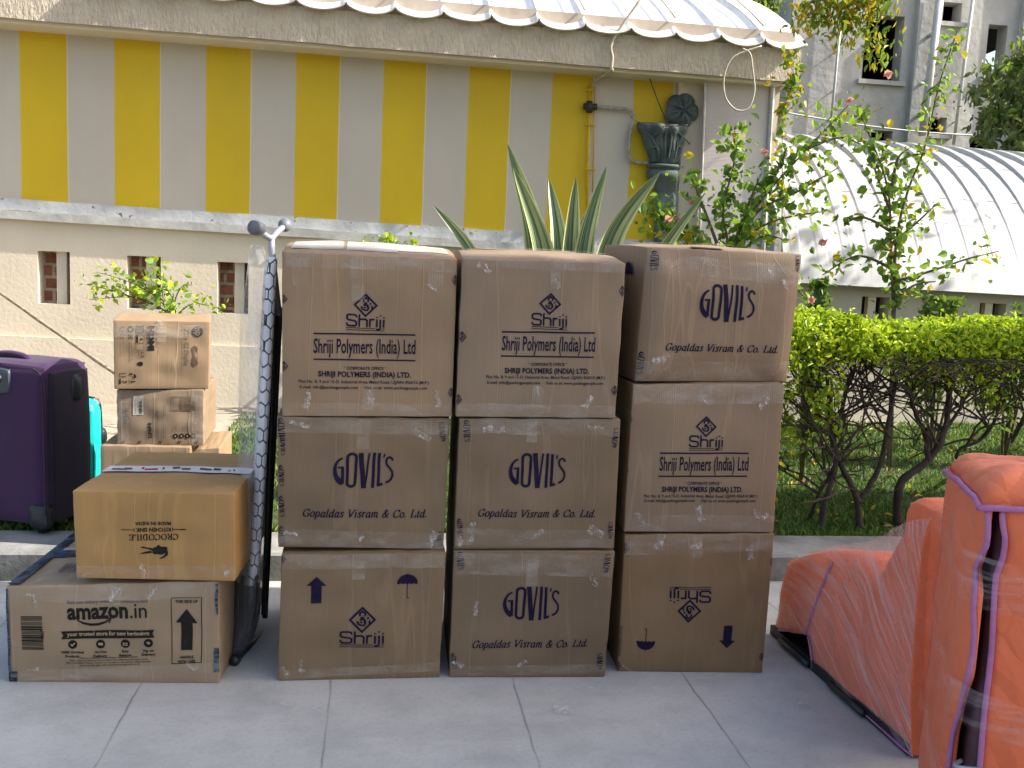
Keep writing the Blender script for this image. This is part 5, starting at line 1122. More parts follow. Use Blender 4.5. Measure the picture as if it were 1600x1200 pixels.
for i, p in enumerate(path):
    e = min(i, len(path) - 1 - i); nar = min(1, (e + .35) / 5) ** .5
    wd = .27 * (.45 + .55 * nar) * (1 if i < 28 else 1 - .25 * ((i - 28) / 12)); tk = .042 * (.5 + .5 * nar)
    for k in range(NC):
        an = 2 * math.pi * k / NC; cx2 = math.copysign(abs(math.cos(an)) ** .35, math.cos(an)); sy2 = math.copysign(abs(math.sin(an)) ** .7, math.sin(an))
        vs.append(p + bw * (wd / 2 * (1 - cx2) * 1.0) + bt * (tk / 2 * sy2))
for i in range(len(path) - 1):
    for k in range(NC): fs.append((i * NC + k, (i + 1) * NC + k, (i + 1) * NC + (k + 1) % NC, i * NC + (k + 1) % NC))
fs += [tuple(range(NC)), tuple(range((len(path) - 1) * NC, len(path) * NC))[::-1]]
mesh('padded_cover', vs, fs, M['hex'], ib, smooth=True)
nk = D(424, 388, yI + .10); lc = D(400, 356, yI - .02); rc = D(443, 354, yI + .22); jn = D(424, 372, yI + .10)
MB().tube(spline([lc, D(412, 366, yI + .05), jn, D(432, 364, yI + .14), rc], 24), .0115, 10).tube([jn, nk, nk - Vector((0, 0, .25)) + bt * .03], .013, 10).build('foot_tube', M['silver'], ib, True)
dl = (lc - jn).normalized(); dl = Vector((-.35, -.9, .05)).normalized(); dr = (rc - jn).normalized()
MB().tube([lc - dl * .035, lc - dl * .01, lc + dl * .016], [.020, .026, .026], 16).build('foot_cap', M['greycap'], ib, True)
MB().tube([rc - dr * .012, rc + dr * .012, rc + dr * .032], [.016, .026, .025], 16).build('foot_cap', M['greycap'], ib, True)
ft = G(366, 1033, .018)
MB().tube([D(430, 470, yI + .12), D(420, 760, yI + .14), D(412, 960, yI + .12)], .011, 8).tube([D(438, 480, yI + .2), D(424, 760, yI + .22), D(414, 965, yI + .2)], .011, 8).tube([ft, D(414, 985, yI + .3)], .012, 8).build('folded_leg', M['plastic'], ib, True)
fd = (ft - D(414, 985, yI + .3)).normalized(); MB().tube([ft - fd * .03, ft + fd * .006], .018, 12).build('foot_cap', M['plastic'], ib, True)
# sleeve
prof_ = [(414, 433, 384), (411, 437, 400), (408, 441, 430), (402, 443, 470), (395, 441, 530), (394, 440, 600), (393, 439, 700), (388, 438, 800), (384, 436, 880), (378, 430, 950), (370, 420, 1000), (366, 402, 1030), (366, 392, 1040)]
vs, fs = [], []; NC = 24
pl_ = spline([Vector(q) for q in prof_], 60)
for i, (xl, xr, y) in enumerate(pl_):
    L = D(xl, y, yI + .02); Rr = D(xr, y, yI + .02); c = (L + Rr) / 2; w = (Rr - L).length / 2
    if c.z < .01: c.z = .01
    for k in range(NC):
        an = 2 * math.pi * k / NC; rr2 = 1 + .10 * mnoise.noise((math.cos(an) * 2, math.sin(an) * 2, i * .16))
        dd_ = .06 + .13 * min(1, i / 14)
        q = c + bw * .15 + WE * (w * rr2 * math.cos(an)) + bw * (dd_ * rr2 * math.sin(an)) - WE * .045
        q.z = max(q.z, .004); vs.append(q)
for i in range(60):
    for k in range(NC): fs.append((i * NC + k, (i + 1) * NC + k, (i + 1) * NC + (k + 1) % NC, i * NC + (k + 1) % NC))
M['tail'] = filmmat('bunched_plastic', .55, .95, (.085, .088, .098), .14, (9, 9, .6), 4, bstr=.8, a=.30, b2=.62)
mesh('plastic_sleeve', vs, fs, [M['sleeve'], M['tail']], ib, smooth=True, mi=[1 if i // NC > 41 + 3 * mnoise.noise((i % NC * .6, 1, 2)) else 0 for i in range(len(fs))])
# ================================================================== orange quilted bundles on the right
def quilt(name, c, c2, sc=3.4):
    m, t, b = newmat(name); v = coords(t); n = noise(t, v, 2.0, 4)
    t.links.new(ramp(t, n, [(.3, c2), (.7, c)]), b.inputs['Base Color']); b.inputs['Roughness'].default_value = .62; b.inputs['Specular IOR Level'].default_value = .35; b.inputs['Sheen Weight'].default_value = .1
    vo = t.nodes.new('ShaderNodeTexVoronoi'); vo.feature = 'DISTANCE_TO_EDGE'; vo.inputs['Scale'].default_value = sc * 2.2
    wv = mix(t, .12, v, noise(t, v, 3, 2)); t.links.new(wv, vo.inputs['Vector'])
    q = ramp(t, vo.outputs['Distance'], [(0.0, 0.0), (.5, 1.0)])
    bump(t, b, mth(t, 'ADD', q, mth(t, 'MULTIPLY', noise(t, coords(t, (1, 1, .6)), 8, 5), 1.2)), .6, .022); return m
M['orange'] = quilt('orange_quilted_cover', (.90, .20, .080), (.84, .165, .062)); M['pinkpipe'] = pm('mauve_piping', (.50, .19, .38), (.40, .14, .30), 20, .6)
M['mat'] = pm('black_rubber_base', (.022, .023, .027), (.014, .015, .017), 14, .5)
M['wrap'] = filmmat('stretch_wrap', .10, .62, (.95, .84, .84), .16, (1.3, 52, 1), 1.6, bstr=.35, a=.46, b2=.72, out='UV')  # pinkish white sheen of the film put into its colour as streaks
M['wrap_band'] = filmmat('stretch_wrap_band', .02, .26, (.88, .78, .78), .16, (3, 3, 40), 1.5, bstr=.3, a=.46, b2=.74)
# wedge-shaped bundle
F0, N0 = G(1209, 985, .02), G(1428, 1187, 0.0)
ax = (N0 - F0); ax.z = 0; LEN = ax.length; ax.normalize(); pr_ = Vector((-ax.y, ax.x, 0))
if pr_.x < 0: pr_ = -pr_
sil = [(1209, 979, 1232, 871), (1240, 0, 1262, 862), (1280, 0, 1300, 853), (1320, 0, 1340, 846), (1350, 0, 1362, 839), (1372, 0, 1385, 826), (1392, 0, 1402, 814), (1408, 0, 1420, 806), (1424, 0, 1438, 800), (1428, 0, 1452, 800)]
ob = empty('quilted_bundle', ((F0 + N0) / 2 + pr_ * .15), 'wedge shaped bundle in an orange quilt and stretch wrap lying on a black base', 'bundle')
ob.location.z = 0
secs = []; NSEC = 34
film_tops = spline([Vector((x, y, 0)) for _, _, x, y in sil], NSEC)
quilt_tops = spline([Vector(q) for q in ((1232, 871, 0), (1256, 864, 0), (1290, 859, 0), (1325, 858, 0), (1352, 868, 0), (1372, 884, 0), (1388, 872, 0), (1402, 836, 0), (1418, 809, 0), (1436, 801, 0), (1452, 800, 0))], NSEC)
def hemz(t_): return .02 + .11 * min(1, t_ / .27) if t_ < .30 else max(.014, .13 - (t_ - .30) * 2.2)
pn = Vector((ax.y, -ax.x, 0))
if pn.y > 0: pn = -pn
vs, fs = [], []; NP = 26
def prof_pt(i, k, out=0.0):
    t_ = i / NSEC; tp = (film_tops if out > .006 else quilt_tops)[i]; a = PL(tp.x, tp.y, F0, pn); sA = (a - F0).dot(ax); zt_ = a.z
    bx = F0 + ax * (t_ * LEN); bx.z = 0.012
    th = .30 * min(1, .5 + t_ * 1.0) + (.14 if t_ > .8 else .14); sA_ = sA
    u = k / (NP - 1)           # 0 bottom front .. front top .. back top .. bottom back
    top_pt = F0 + ax * sA; top_pt.z = zt_
    if u < .5:
        w = u / .5; q = bx.lerp(top_pt, w); q.z = bx.z + (zt_ - bx.z) * w
        q += pn * (.022 * min(1, t_ * 5) * math.sin(w * math.pi) - .03 * max(0, w - .92) / .08)
        cut = max(0, 1 - t_ / .22); q.z = max(q.z, hemz(t_))
    elif u < .72:
        w = (u - .5) / .22; q = top_pt + pr_ * (th * w) - pn * 0; q.z = zt_ + .018 * math.sin(w * math.pi) * (t_ > .5) - .02 * w; q += pn * (-.03 * (1 - w))
    else:
        w = (u - .72) / .28; q = top_pt.lerp(bx, w) + pr_ * th; q.z = zt_ - .02 + (.012 - zt_ + .02) * w
    nn_ = mnoise.noise((t_ * 6, u * 5, 2.0)); q += pn * (.010 * nn_ + out) ; q.z += .006 * mnoise.noise((t_ * 9, u * 7, 8)) * (u > .1)
    if out: q.z += out * (1 if .4 < u < .8 else 0); q -= pr_ * 0
    q.z = max(q.z, .012); return q
for out, nm, mt in ((0, 'quilt', M['orange']), (.007, 'stretch_wrap', M['wrap'])):
    vs, fs = [], []
    for i in range(NSEC + 1):
        for k in range(NP): vs.append(prof_pt(i, k, out))
    for i in range(NSEC):
        for k in range(NP - 1): a = i * NP + k; fs.append((a, a + NP, a + NP + 1, a + 1))
    if not out:
        fs += [tuple(range(NP)), tuple(range(NSEC * NP, (NSEC + 1) * NP))[::-1]]
    UVs = [(i / NSEC, k / (NP - 1) * 1.0 + (i / NSEC) * .55 * (1 if k < 14 else 0)) for i in range(NSEC + 1) for k in range(NP)]
    mesh(nm, vs, fs, mt, ob, smooth=True, uv=UVs)
slab_c = N0 - ax * .11 + pr_ * .19; slab_c.z = .012
rbox('quilt', slab_c, ax, pr_, .24, .36, (PL(1452, 800, F0, pn).z + .0), .06, M['orange'], ob, .008, .010, 7, n=(8, 10, 14))
hem = [prof_pt(i, 0, .004) for i in range(0, NSEC + 1)]
for i, h in enumerate(hem): h.z = hemz(i / NSEC)
hem2 = [h + pn * .004 for h in hem]
MB().tube(hem2, .005, 6).build('piping', M['pinkpipe'], ob, True)
up_ = [prof_pt(int(.29 * NSEC), k, .005) for k in range(0, 12)]; MB().tube(up_, .005, 6).build('piping', M['pinkpipe'], ob, True)
mb = MB(); q0 = F0 + pn * .012 - ax * .01; q1 = F0 + ax * (LEN * .98) + pn * .01; wv_ = pr_ * .5
mb.hexa([Vector((p.x, p.y, z)) for z in (.003, .042) for p in (q0, q1, q1 + wv_, q0 + wv_)]); mb.build('base_plate', M['mat'], ob)
for f_ in (.1, .5): 
    c_ = F0 + ax * (LEN * f_) + pn * .02; MB().tube([Vector((c_.x, c_.y, .02)), Vector((c_.x, c_.y, .02)) + ax * .25], .012, 8).build('base_rail', M['plastic'], ob, True)
# tall bundle with a split cover, cut by the right edge of the picture
Cc = D(1546, 800, 2.42); Dd = D(1494, 760, 2.90)
C0 = Vector((Cc.x, Cc.y, 0)); D0 = Vector((Dd.x, Dd.y, 0)); ld = (D0 - C0); LL = ld.length; ld.normalize(); fdv = Vector((ld.y, -ld.x, 0)); 
if fdv.x < 0: fdv = -fdv
FW = .62; HT = Cc.z + .062
tb = empty('quilted_bundle', C0 + ld * (LL / 2) + fdv * (FW / 2), 'tall appliance in an orange quilt with a long open slit, at the right edge', 'bundle')
cc_ = C0 + ld * (LL / 2) + fdv * (FW / 2)
M['inner'] = pm('dark_plum_interior', (.10, .045, .055), (.06, .028, .036), 6, .6)
rbox('appliance', cc_, fdv, ld, FW - .05, LL - .05, HT - .09, .02, M['inner'], tb, 0, n=(4, 4, 4))
def panel(name, base, along, L, H_, outn, edge, seed, th=.03, lim=None):
    """quilt panel; edge(z) gives where it starts (m along) at height z"""
    n1, n2 = 26, 40; vs, fs = [], []
    for sh in (0, 1):
        for j in range(n2 + 1):
            z = H_ * j / n2; e = edge(z)
            for i in range(n1 + 1):
                u = i / n1; a = e + (L - e) * u; pf = (.020 * math.sin(min(1, u * 5) * math.pi / 2) + .012 * mnoise.noise((a * 6 + seed, z * 6, 1))) if sh == 0 else -th * .3
                q = base + along * a + outn * (pf + .004) + Vector((0, 0, z)); vs.append(q)
    nn = (n1 + 1) * (n2 + 1)
    for j in range(n2):
        for i in range(n1): a = j * (n1 + 1) + i; fs += [(a, a + 1, a + n1 + 2, a + n1 + 1), (nn + a, nn + a + n1 + 1, nn + a + n1 + 2, nn + a + 1)]
        a = j * (n1 + 1); fs.append((a, a + n1 + 1, nn + a + n1 + 1, nn + a)); b_ = a + n1; fs.append((b_, nn + b_, nn + b_ + n1 + 1, b_ + n1 + 1))
    o = mesh(name, vs, fs, M['orange'], tb, smooth=True)
    MB().tube([vs[j * (n1 + 1)] + outn * .004 for j in range(n2 + 1)], .0075, 8).build('piping', M['pinkpipe'], tb, True); return o
nl_ = Vector((-ld.y, ld.x, 0)); nl_ = nl_ if nl_.x < 0 else -nl_; nf_ = -ld
zof = lambda y: 1.0
def lerp_tab(tab):
    return lambda z: float(np.interp(z, [t[0] for t in tab], [t[1] for t in tab]))
# the slit: left edge lies on the left face, right edge on the front face
def on_plane(px, py, base, along, nr): p = PL(px, py, base, nr); return (p - base).dot(along), p.z
eL = sorted([(on_plane(x, y, C0, ld, nl_)[1], on_plane(x, y, C0, ld, nl_)[0]) for x, y in ((1560, 812), (1564, 842), (1550, 868), (1530, 888), (1534, 920), (1538, 1010), (1522, 1058), (1507, 1092), (1495, 1150), (1490, 1200), (1489, 1300), (1492, 1420))])
eR = sorted([(on_plane(x, y, C0, fdv, nf_)[1], on_plane(x, y, C0, fdv, nf_)[0]) for x, y in ((1564, 812), (1570, 842), (1566, 872), (1555, 900), (1549, 1010), (1541, 1080), (1535, 1140), (1530, 1196), (1526, 1300), (1524, 1420))])
eL = [(z, max(-.01, a)) for z, a in eL]; eR = [(z, max(-.015, a)) for z, a in eR]
panel('side_quilt', C0, ld, LL + .02, HT - .045, nl_, lerp_tab(eL), 3); panel('front_quilt', C0, fdv, FW + .02, HT - .045, nf_, lerp_tab(eR), 9)
# cap of the cover drooping over the top
vs, fs = [], []; n = 28
for j in range(n + 1):
    for i in range(n + 1):
        u, v = i / n, j / n; x = -.022 + (FW + .057) * u; y = -.022 + (LL + .077) * v
        ed = min(x + .022, FW + .035 - x, y + .022, LL + .055 - y); dome = .040 * min(1, max(0, ed) / .16) ** .5 + .018 * mnoise.noise((x * 7, y * 7, 4)) + .012
        dr_ = .030 * max(0, 1 - ed / .03) + .02 * max(0, 1 - (u + v) * 3)
        vs.append(C0 + fdv * x + ld * y + Vector((0, 0, HT + dome - dr_ - (Cc.z - Dd.z) * max(0, y) / LL)))
for j in range(n):
    for i in range(n): a = j * (n + 1) + i; fs.append((a, a + 1, a + n + 2, a + n + 1))
cp = mesh('top_quilt', vs, fs, M['orange'], tb, smooth=True); sm2 = cp.modifiers.new('t', 'SOLIDIFY'); sm2.thickness = .02; sm2.offset = -1
bd = [vs[j * (n + 1)] for j in range(n, -1, -1)] + [vs[i] for i in range(n + 1)]
MB().tube([p + nl_ * .006 - Vector((0, 0, .008)) for p in bd], .0085, 8).build('piping', M['pinkpipe'], tb, True)
# stretch wrap bands round it
for z0_, z1_, tl in ((.50, .60, -.12), (.80, .93, -.10), (.25, .33, -.1)):
    vs, fs = [], []; n1 = 40
    for j in range(5):
        for i in range(n1 + 1):
            s_ = -LL + (LL + FW) * i / n1; z = z0_ + (z1_ - z0_) * j / 4 + tl * max(0, s_ + .0) / FW * 1.2 + tl * .6 * (s_ + LL) / LL * (s_ < 0) + tl * .6 * (s_ >= 0)
            q = (C0 + ld * (-s_) + nl_ * .045) if s_ < 0 else (C0 + fdv * s_ + nf_ * .045); vs.append(q + Vector((0, 0, z)) + (nl_ if s_ < 0 else nf_) * (.006 * mnoise.noise((s_ * 9, j, z0_))))
    for j in range(4):
        for i in range(n1): a = j * (n1 + 1) + i; fs.append((a, a + 1, a + n1 + 2, a + n1 + 1))
    mesh('stretch_wrap', vs, fs, M['wrap_band'], tb, smooth=True)
MB().tube(spline([C0 + ld * .02 + nl_ * .0 + Vector((0, 0, .31)), C0 - ld * .03 + nl_ * .02 + Vector((0, 0, .315)), C0 - ld * .01 + fdv * .05 + Vector((0, 0, .31))], 12), .006, 8).build('handle_hook', M['silver'], tb, True)

# bits of torn tape dropped on the concrete
for k, (x, y, s_, lb) in enumerate(((880, 1112, .045, 'flat scrap of torn clear tape on the concrete in front of the middle column'), (1258, 1104, .03, 'small curl of clear tape on the concrete near the orange bundles'))):
    c_ = G(x, y, 0); rr_ = random.Random(k + 4); vs, fs = [], []; n = 6
    for j in range(n):
        for i in range(n):
            u, v = i / (n - 1) - .5, j / (n - 1) - .5; vs.append(c_ + Vector((u * s_ * 1.6 + .2 * s_ * mnoise.noise((v * 3, k, 1)), v * s_ * 1.3, .004 + .012 * abs(mnoise.noise((u * 3, v * 3, k + 7))))))
    for j in range(n - 1):
        for i in range(n - 1): a = j * n + i; fs.append((a, a + 1, a + n + 1, a + n))
    tag(mesh('tape_scrap', vs, fs, M['tape_wisp'], None, smooth=False, loc=c_), lb, 'tape scrap')
# ================================================================== vegetation
def leaves(name, pos, size, mats, parent, up=0.35, aspect=.5, weights=None, dirs=None, var=.35, seed=0, loc=None, fold=.25):
    """leaf-shaped folded diamonds: 5 points, two faces pairs"""
    r = np.random.default_rng(seed); P = np.asarray(pos, float); N = len(P)
    d = r.normal(size=(N, 3)); d /= np.linalg.norm(d, axis=1)[:, None]
    if dirs is not None: d = d * .7 + np.asarray(dirs); d /= np.linalg.norm(d, axis=1)[:, None]
    nr = r.normal(size=(N, 3)) * (1 - up) + np.array([.15, -.25, 1.0]) * up * 1.6; s = np.cross(d, nr); s /= np.linalg.norm(s, axis=1)[:, None] + 1e-9
    n2 = np.cross(s, d); L = size * (1 + var * r.normal(size=N)).clip(.35, 2.2)[:, None]; Wd = L * aspect
    base = P - d * L * .5; mid = P + n2 * L * (-.06); tip = P + d * L * .5 - n2 * L * .08
    up_ = n2 * Wd * fold
    a1 = P - d * L * .24 + s * Wd * .40 + up_ * .8; a2 = P + d * L * .10 + s * Wd * .46 + up_ * .9; b1 = P - d * L * .24 - s * Wd * .40 + up_ * .8; b2 = P + d * L * .10 - s * Wd * .46 + up_ * .9
    V = np.stack([base, a1, a2, tip, b2, b1, mid], 1).reshape(-1, 3); i = np.arange(N) * 7; st = lambda *k: np.stack([i + q for q in k], 1)
    F = np.concatenate([st(0, 6, 1), st(6, 2, 1), st(6, 3, 2), st(0, 5, 6), st(5, 4, 6), st(4, 3, 6)], 1).reshape(-1, 3)
    mi = np.repeat(r.choice(len(mats), size=N, p=weights), 6)
    return mesh(name, V, F.tolist(), mats, parent, False, mi, loc=loc)
M['hedge_hi'] = leafmat('hedge_leaf_golden', (.52, .60, .022), (.33, .46, .020), .35, 4); M['hedge_mid'] = leafmat('hedge_leaf_green', (.27, .40, .020), (.13, .24, .016), .35, 4); M['hedge_lo'] = leafmat('hedge_leaf_dark', (.055, .10, .016), (.03, .06, .012), .25, 4)
M['bark'] = pm('hedge_bark', (.055, .040, .030), (.028, .020, .016), 14, .9, 40, .6); M['twig'] = pm('hedge_twig', (.075, .052, .038), (.04, .028, .02), 14, .9)
M['hib'] = leafmat('hibiscus_leaf', (.26, .42, .055), (.12, .25, .035), .45, 5); M['hib2'] = leafmat('hibiscus_leaf_dark', (.10, .19, .04), (.05, .11, .028), .35, 5); M['hib_y'] = leafmat('yellow_leaf', (.62, .42, .02), (.45, .32, .02), .4, 5)
M['stem'] = pm('green_brown_stem', (.16, .13, .07), (.09, .075, .045), 20, .8); M['pink'] = leafmat('pink_petal', (.80, .34, .38), (.72, .24, .30), .4, 5); M['cut'] = pm('pale_bark', (.30, .25, .19), (.20, .165, .125), 15, .9)
def grassmat():
    m, t, b = newmat('grass_blades'); g = t.nodes.new('ShaderNodeNewGeometry'); v = coords(t)
    f = mth(t, 'ADD', mth(t, 'MULTIPLY', g.outputs['Random Per Island'], .55), mth(t, 'MULTIPLY', noise(t, v, 1.6, 4), .6))
    col = ramp(t, f, [(.25, (.035, .085, .014)), (.5, (.075, .165, .022)), (.78, (.16, .24, .04)), (.92, (.28, .26, .10))])
    t.links.new(col, b.inputs['Base Color']); b.inputs['Roughness'].default_value = .55; b.inputs['Specular IOR Level'].default_value = .3
    tr = t.nodes.new('ShaderNodeBsdfTranslucent'); t.links.new(col, tr.inputs[0]); ms = t.nodes.new('ShaderNodeMixShader'); ms.inputs[0].default_value = .3
    t.links.new(b.outputs[0], ms.inputs[1]); t.links.new(tr.outputs[0], ms.inputs[2]); t.links.new(ms.outputs[0], t.nodes['Material Output'].inputs[0]); return m
M['grass'] = grassmat()
# grass: one object of blades over the lawn that can be seen
r = np.random.default_rng(11); pts = []
def scatter(n, a0, a1, d0, d1, ok=None):
    A = r.uniform(a0, a1, n); Dn = d0 + (d1 - d0) * r.uniform(0, 1, n) ** 1.25
    P = np.array(KO) + A[:, None] * np.array(KE) + Dn[:, None] * np.array(KN); P[:, 2] = KZ - .012; return P
P = np.concatenate([scatter(62000, 3.0, 8.0, KD + .02, 4.6), scatter(20000, -.8, 3.0, KD + .02, 4.6), scatter(9000, -.3, 1.4, 1.2, 4.4)])
q = P - np.array(WO); s_ = q @ np.array(WE); o_ = q @ np.array(WN)
keep = ~((s_ < 1.3) & (o_ < 2.05)) & (o_ > .12 + .5 * np.clip((2.5 - s_) / 1.5, 0, 1)); 
keep &= r.uniform(size=len(P)) < .35 + .9 * np.array([max(0, mnoise.noise((p[0] * 1.3, p[1] * 1.3, 0)) + .55) for p in P])
P = P[keep]; N = len(P); an = r.uniform(0, 6.28, N); h = r.uniform(.018, .044, N); w = r.uniform(.0022, .0045, N) * 1.5; ln = r.normal(0, .55, (N, 2)) * h[:, None]
sd_ = np.stack([np.cos(an) * w, np.sin(an) * w, np.zeros(N)], 1); tp = P + np.concatenate([ln, h[:, None]], 1); md = P + np.concatenate([ln * .35, h[:, None] * .6], 1)
V = np.stack([P - sd_, P + sd_, md + sd_ * .8, tp, md - sd_ * .8], 1).reshape(-1, 3); i = np.arange(N) * 5
F = np.concatenate([np.stack([i, i + 1, i + 2], 1), np.stack([i, i + 2, i + 4], 1), np.stack([i + 4, i + 2, i + 3], 1)], 1).reshape(-1, 3)
tag(mesh('grass', V, F.tolist(), M['grass'], loc=K(3, 1, KZ)), 'short green grass with a few dry blades growing on the lawn', 'grass', kind='stuff')
lp_ = scatter(420, 3.0, 8.0, KD + .1, 4.2); lp_[:, 2] = KZ + .02
tag(leaves('fallen_leaves', lp_, .045, [M['hib_y'], pm('dry_leaf', (.20, .12, .05), (.12, .07, .03), 9, .8)], None, up=.9, seed=5, loc=K(4, 1, KZ)), 'scattered dry and yellow leaves lying on the grass', 'fallen leaves', kind='stuff')

# ------------------------------------------------------------------ hedge of separate shrubs
HX0, HX1 = 3.45, 8.3                       # metres along the kerb line
hb_ = KD + .22
def hedge_shrub(a0, a1, trunks, label, low=None, seed=0):
    rr = np.random.default_rng(seed); c = K((a0 + a1) / 2, hb_ + .35, KZ)
    o = empty('hedge_shrub', c, label, 'hedge shrub', 'clipped shrubs of the hedge')
    # crown: dense roof of leaves with a ragged underside
    n = int(10500 * (a1 - a0)); A = rr.uniform(a0 - .04, a1 + .04, n); Dp = rr.uniform(-.16, .62, n) + hb_; t_ = rr.uniform(0, 1, n) ** 1.7
    top = 1.285 + .03 * np.sin(A * 5) + .018 * np.sin(A * 17 + Dp * 9) - .10 * np.clip((hb_ - .02 - Dp) / .14, 0, 1) ** 2
    th = np.array([.20 + .13 * mnoise.noise((a * 2.2, d * 2, seed)) + .07 * mnoise.noise((a * 7, d * 7, 3)) for a, d in zip(A, Dp)])
    Z = top - t_ * th + np.where(rr.uniform(size=n) < .05, rr.uniform(0, .05, n), 0)
    P = np.array(KO) + A[:, None] * np.array(KE) + Dp[:, None] * np.array(KN); P[:, 2] = Z
    if low:                                  # foliage hanging further down in places
        for (b0, b1, zlo, m_) in low:
            A2 = rr.uniform(b0, b1, m_); D2 = rr.uniform(-.12, .5, m_) + hb_; Z2 = zlo + (1.12 - zlo) * rr.uniform(0, 1, m_) ** .75
            k = np.array([mnoise.noise((a * 5, d * 4, z * 5)) for a, d, z in zip(A2, D2, Z2)]) > -.12 + .35 * (1.1 - Z2)
            P2 = np.array(KO) + A2[:, None] * np.array(KE) + D2[:, None] * np.array(KN); P2[:, 2] = Z2; P = np.concatenate([P, P2[k]])
    dz = (1.3 - P[:, 2]); hi = P[dz < .20]; lo = P[dz >= .20]
    mats = [M['hedge_hi'], M['hedge_mid'], M['hedge_lo']]
    crown = leaves('crown', np.concatenate([hi, lo]), .034, mats, o, up=.45, aspect=.52, seed=seed, weights=[.70, .26, .04])
    tw = MB(); bm_ = []
    for tk in trunks:
        pts_, rad = tk; sp_ = spline(pts_, 22); n_ = len(sp_)
        sp_ = [p + Vector((.008 * mnoise.noise((i * .7, seed, 1)), .008 * mnoise.noise((i * .7, seed, 2)), 0)) for i, p in enumerate(sp_)]
        rads = [rad * (1.25 if i == 0 else 1) * (1 - .55 * i / n_) * (1 + .18 * mnoise.noise((i * .9, seed, 4))) for i in range(n_)]
        MB().tube(sp_, rads, 8).build('trunk', M['bark'], o, True); bm_.append(sp_)
    # twigs fan out from the upper limbs into the crown
    def grow(p, d, L, rad, lev):
        q = [p]; 
        for i in range(5):
            d = (d + Vector((rr.normal(), rr.normal(), rr.normal() + .12)) * .22).normalized(); q.append(q[-1] + d * (L / 5))
            if q[-1].z > 1.10: d = Vector((d.x, d.y, -abs(d.z) * .3)).normalized()
        tw.tube(q, [rad * (1 - .5 * i / 5) for i in range(6)], 5, cap=False)
        if lev > 0:
            for _ in range(2):
                k = rr.integers(2, 6); grow(q[k], (d + Vector((rr.normal(), rr.normal(), rr.normal() * .5 + .25)) * .75).normalized(), L * .72, rad * .62, lev - 1)
    for sp_ in bm_:
        for f in (.55, .66, .76, .86, .95, 1.0):
            p = sp_[int(f * (len(sp_) - 1))]
            for _ in range(2): grow(p, Vector((rr.normal() * .8, rr.normal() * .5, .45 + .3 * rr.uniform())).normalized(), .34, .0085, 2)
    tw.build('branches', M['twig'], o, True)
    return o
def hp(px, py, y): return D(px, py, y)
yT = [5.40, 5.47, 5.55, 5.75, 5.9]
def onk(x, y): p = G(x, y, KZ - .01); return p
t1a = [onk(1281, 828), hp(1290, 780, 5.39), hp(1305, 735, 5.42), hp(1301, 692, 5.46), hp(1296, 640, 5.5), hp(1292, 585, 5.5)]; t1b = [onk(1264, 814), hp(1278, 775, 5.5), hp(1297, 740, 5.5)]
t2a = [onk(1343, 829), hp(1341, 790, 5.42), hp(1334, 765, 5.42), hp(1318, 735, 5.44), hp(1303, 695, 5.45), hp(1312, 650, 5.55), hp(1330, 580, 5.6)]; t2b = [hp(1341, 785, 5.42), hp(1355, 765, 5.43), hp(1376, 725, 5.46), hp(1388, 660, 5.5), hp(1400, 600, 5.55), hp(1418, 565, 5.6)]
t3a = [onk(1402, 824), hp(1404, 765, 5.5), hp(1416, 745, 5.5), hp(1447, 722, 5.52), hp(1470, 690, 5.55), hp(1480, 650, 5.58), hp(1484, 595, 5.62), hp(1474, 560, 5.62)]; t3b = [hp(1450, 720, 5.52), hp(1446, 680, 5.55), hp(1432, 650, 5.58), hp(1420, 610, 5.6), hp(1412, 570, 5.62)]; t3c = [hp(1446, 672, 5.55), hp(1480, 665, 5.6), hp(1510, 620, 5.62), hp(1530, 575, 5.65)]
t4 = [onk(1548, 740), hp(1510, 722, 5.8), hp(1495, 716, 5.8), hp(1502, 700, 5.8), hp(1535, 685, 5.8), hp(1560, 640, 5.8), hp(1556, 590, 5.8)]; t5 = [onk(1580, 690), hp(1592, 668, 5.9), hp(1604, 640, 5.9), hp(1612, 580, 5.9)]
aX = lambda x, y=5.4: toK(D(x, 520, y))[0]
hedge_shrub(aX(1205), aX(1335), [(t1a, .021), (t1b, .014)], 'hedge shrub next to the cartons, with leaves hanging low on its left side', [(aX(1200), aX(1330), .42, 5200)], 1)
hedge_shrub(aX(1335), aX(1425), [(t2a, .022), (t2b, .019)], 'hedge shrub with a forked trunk in a wide Y shape', None, 2)
hedge_shrub(aX(1425), aX(1530), [(t3a, .027), (t3b, .018), (t3c, .013)], 'hedge shrub with a thick leaning trunk just left of the orange bundles', [(aX(1490), aX(1540), .86, 400)], 3)
hedge_shrub(aX(1530), aX(1530) + 1.0, [(t4, .014), (t5, .018)], 'hedge shrub at the right edge with thin bent stems', [(aX(1570), aX(1660), .75, 900)], 4)
for k in range(2):
    a_ = aX(1530) + 1.0 + .9 * k
    hedge_shrub(a_, a_ + .9, [([K(a_ + .4, hb_ + .2, KZ - .01), K(a_ + .45, hb_ + .25, .6), K(a_ + .4, hb_ + .3, 1.1)], .022)], 'hedge shrub beyond the right edge of the picture, %s of the last two' % ('nearer' if k == 0 else 'farther'), None, 5 + k)

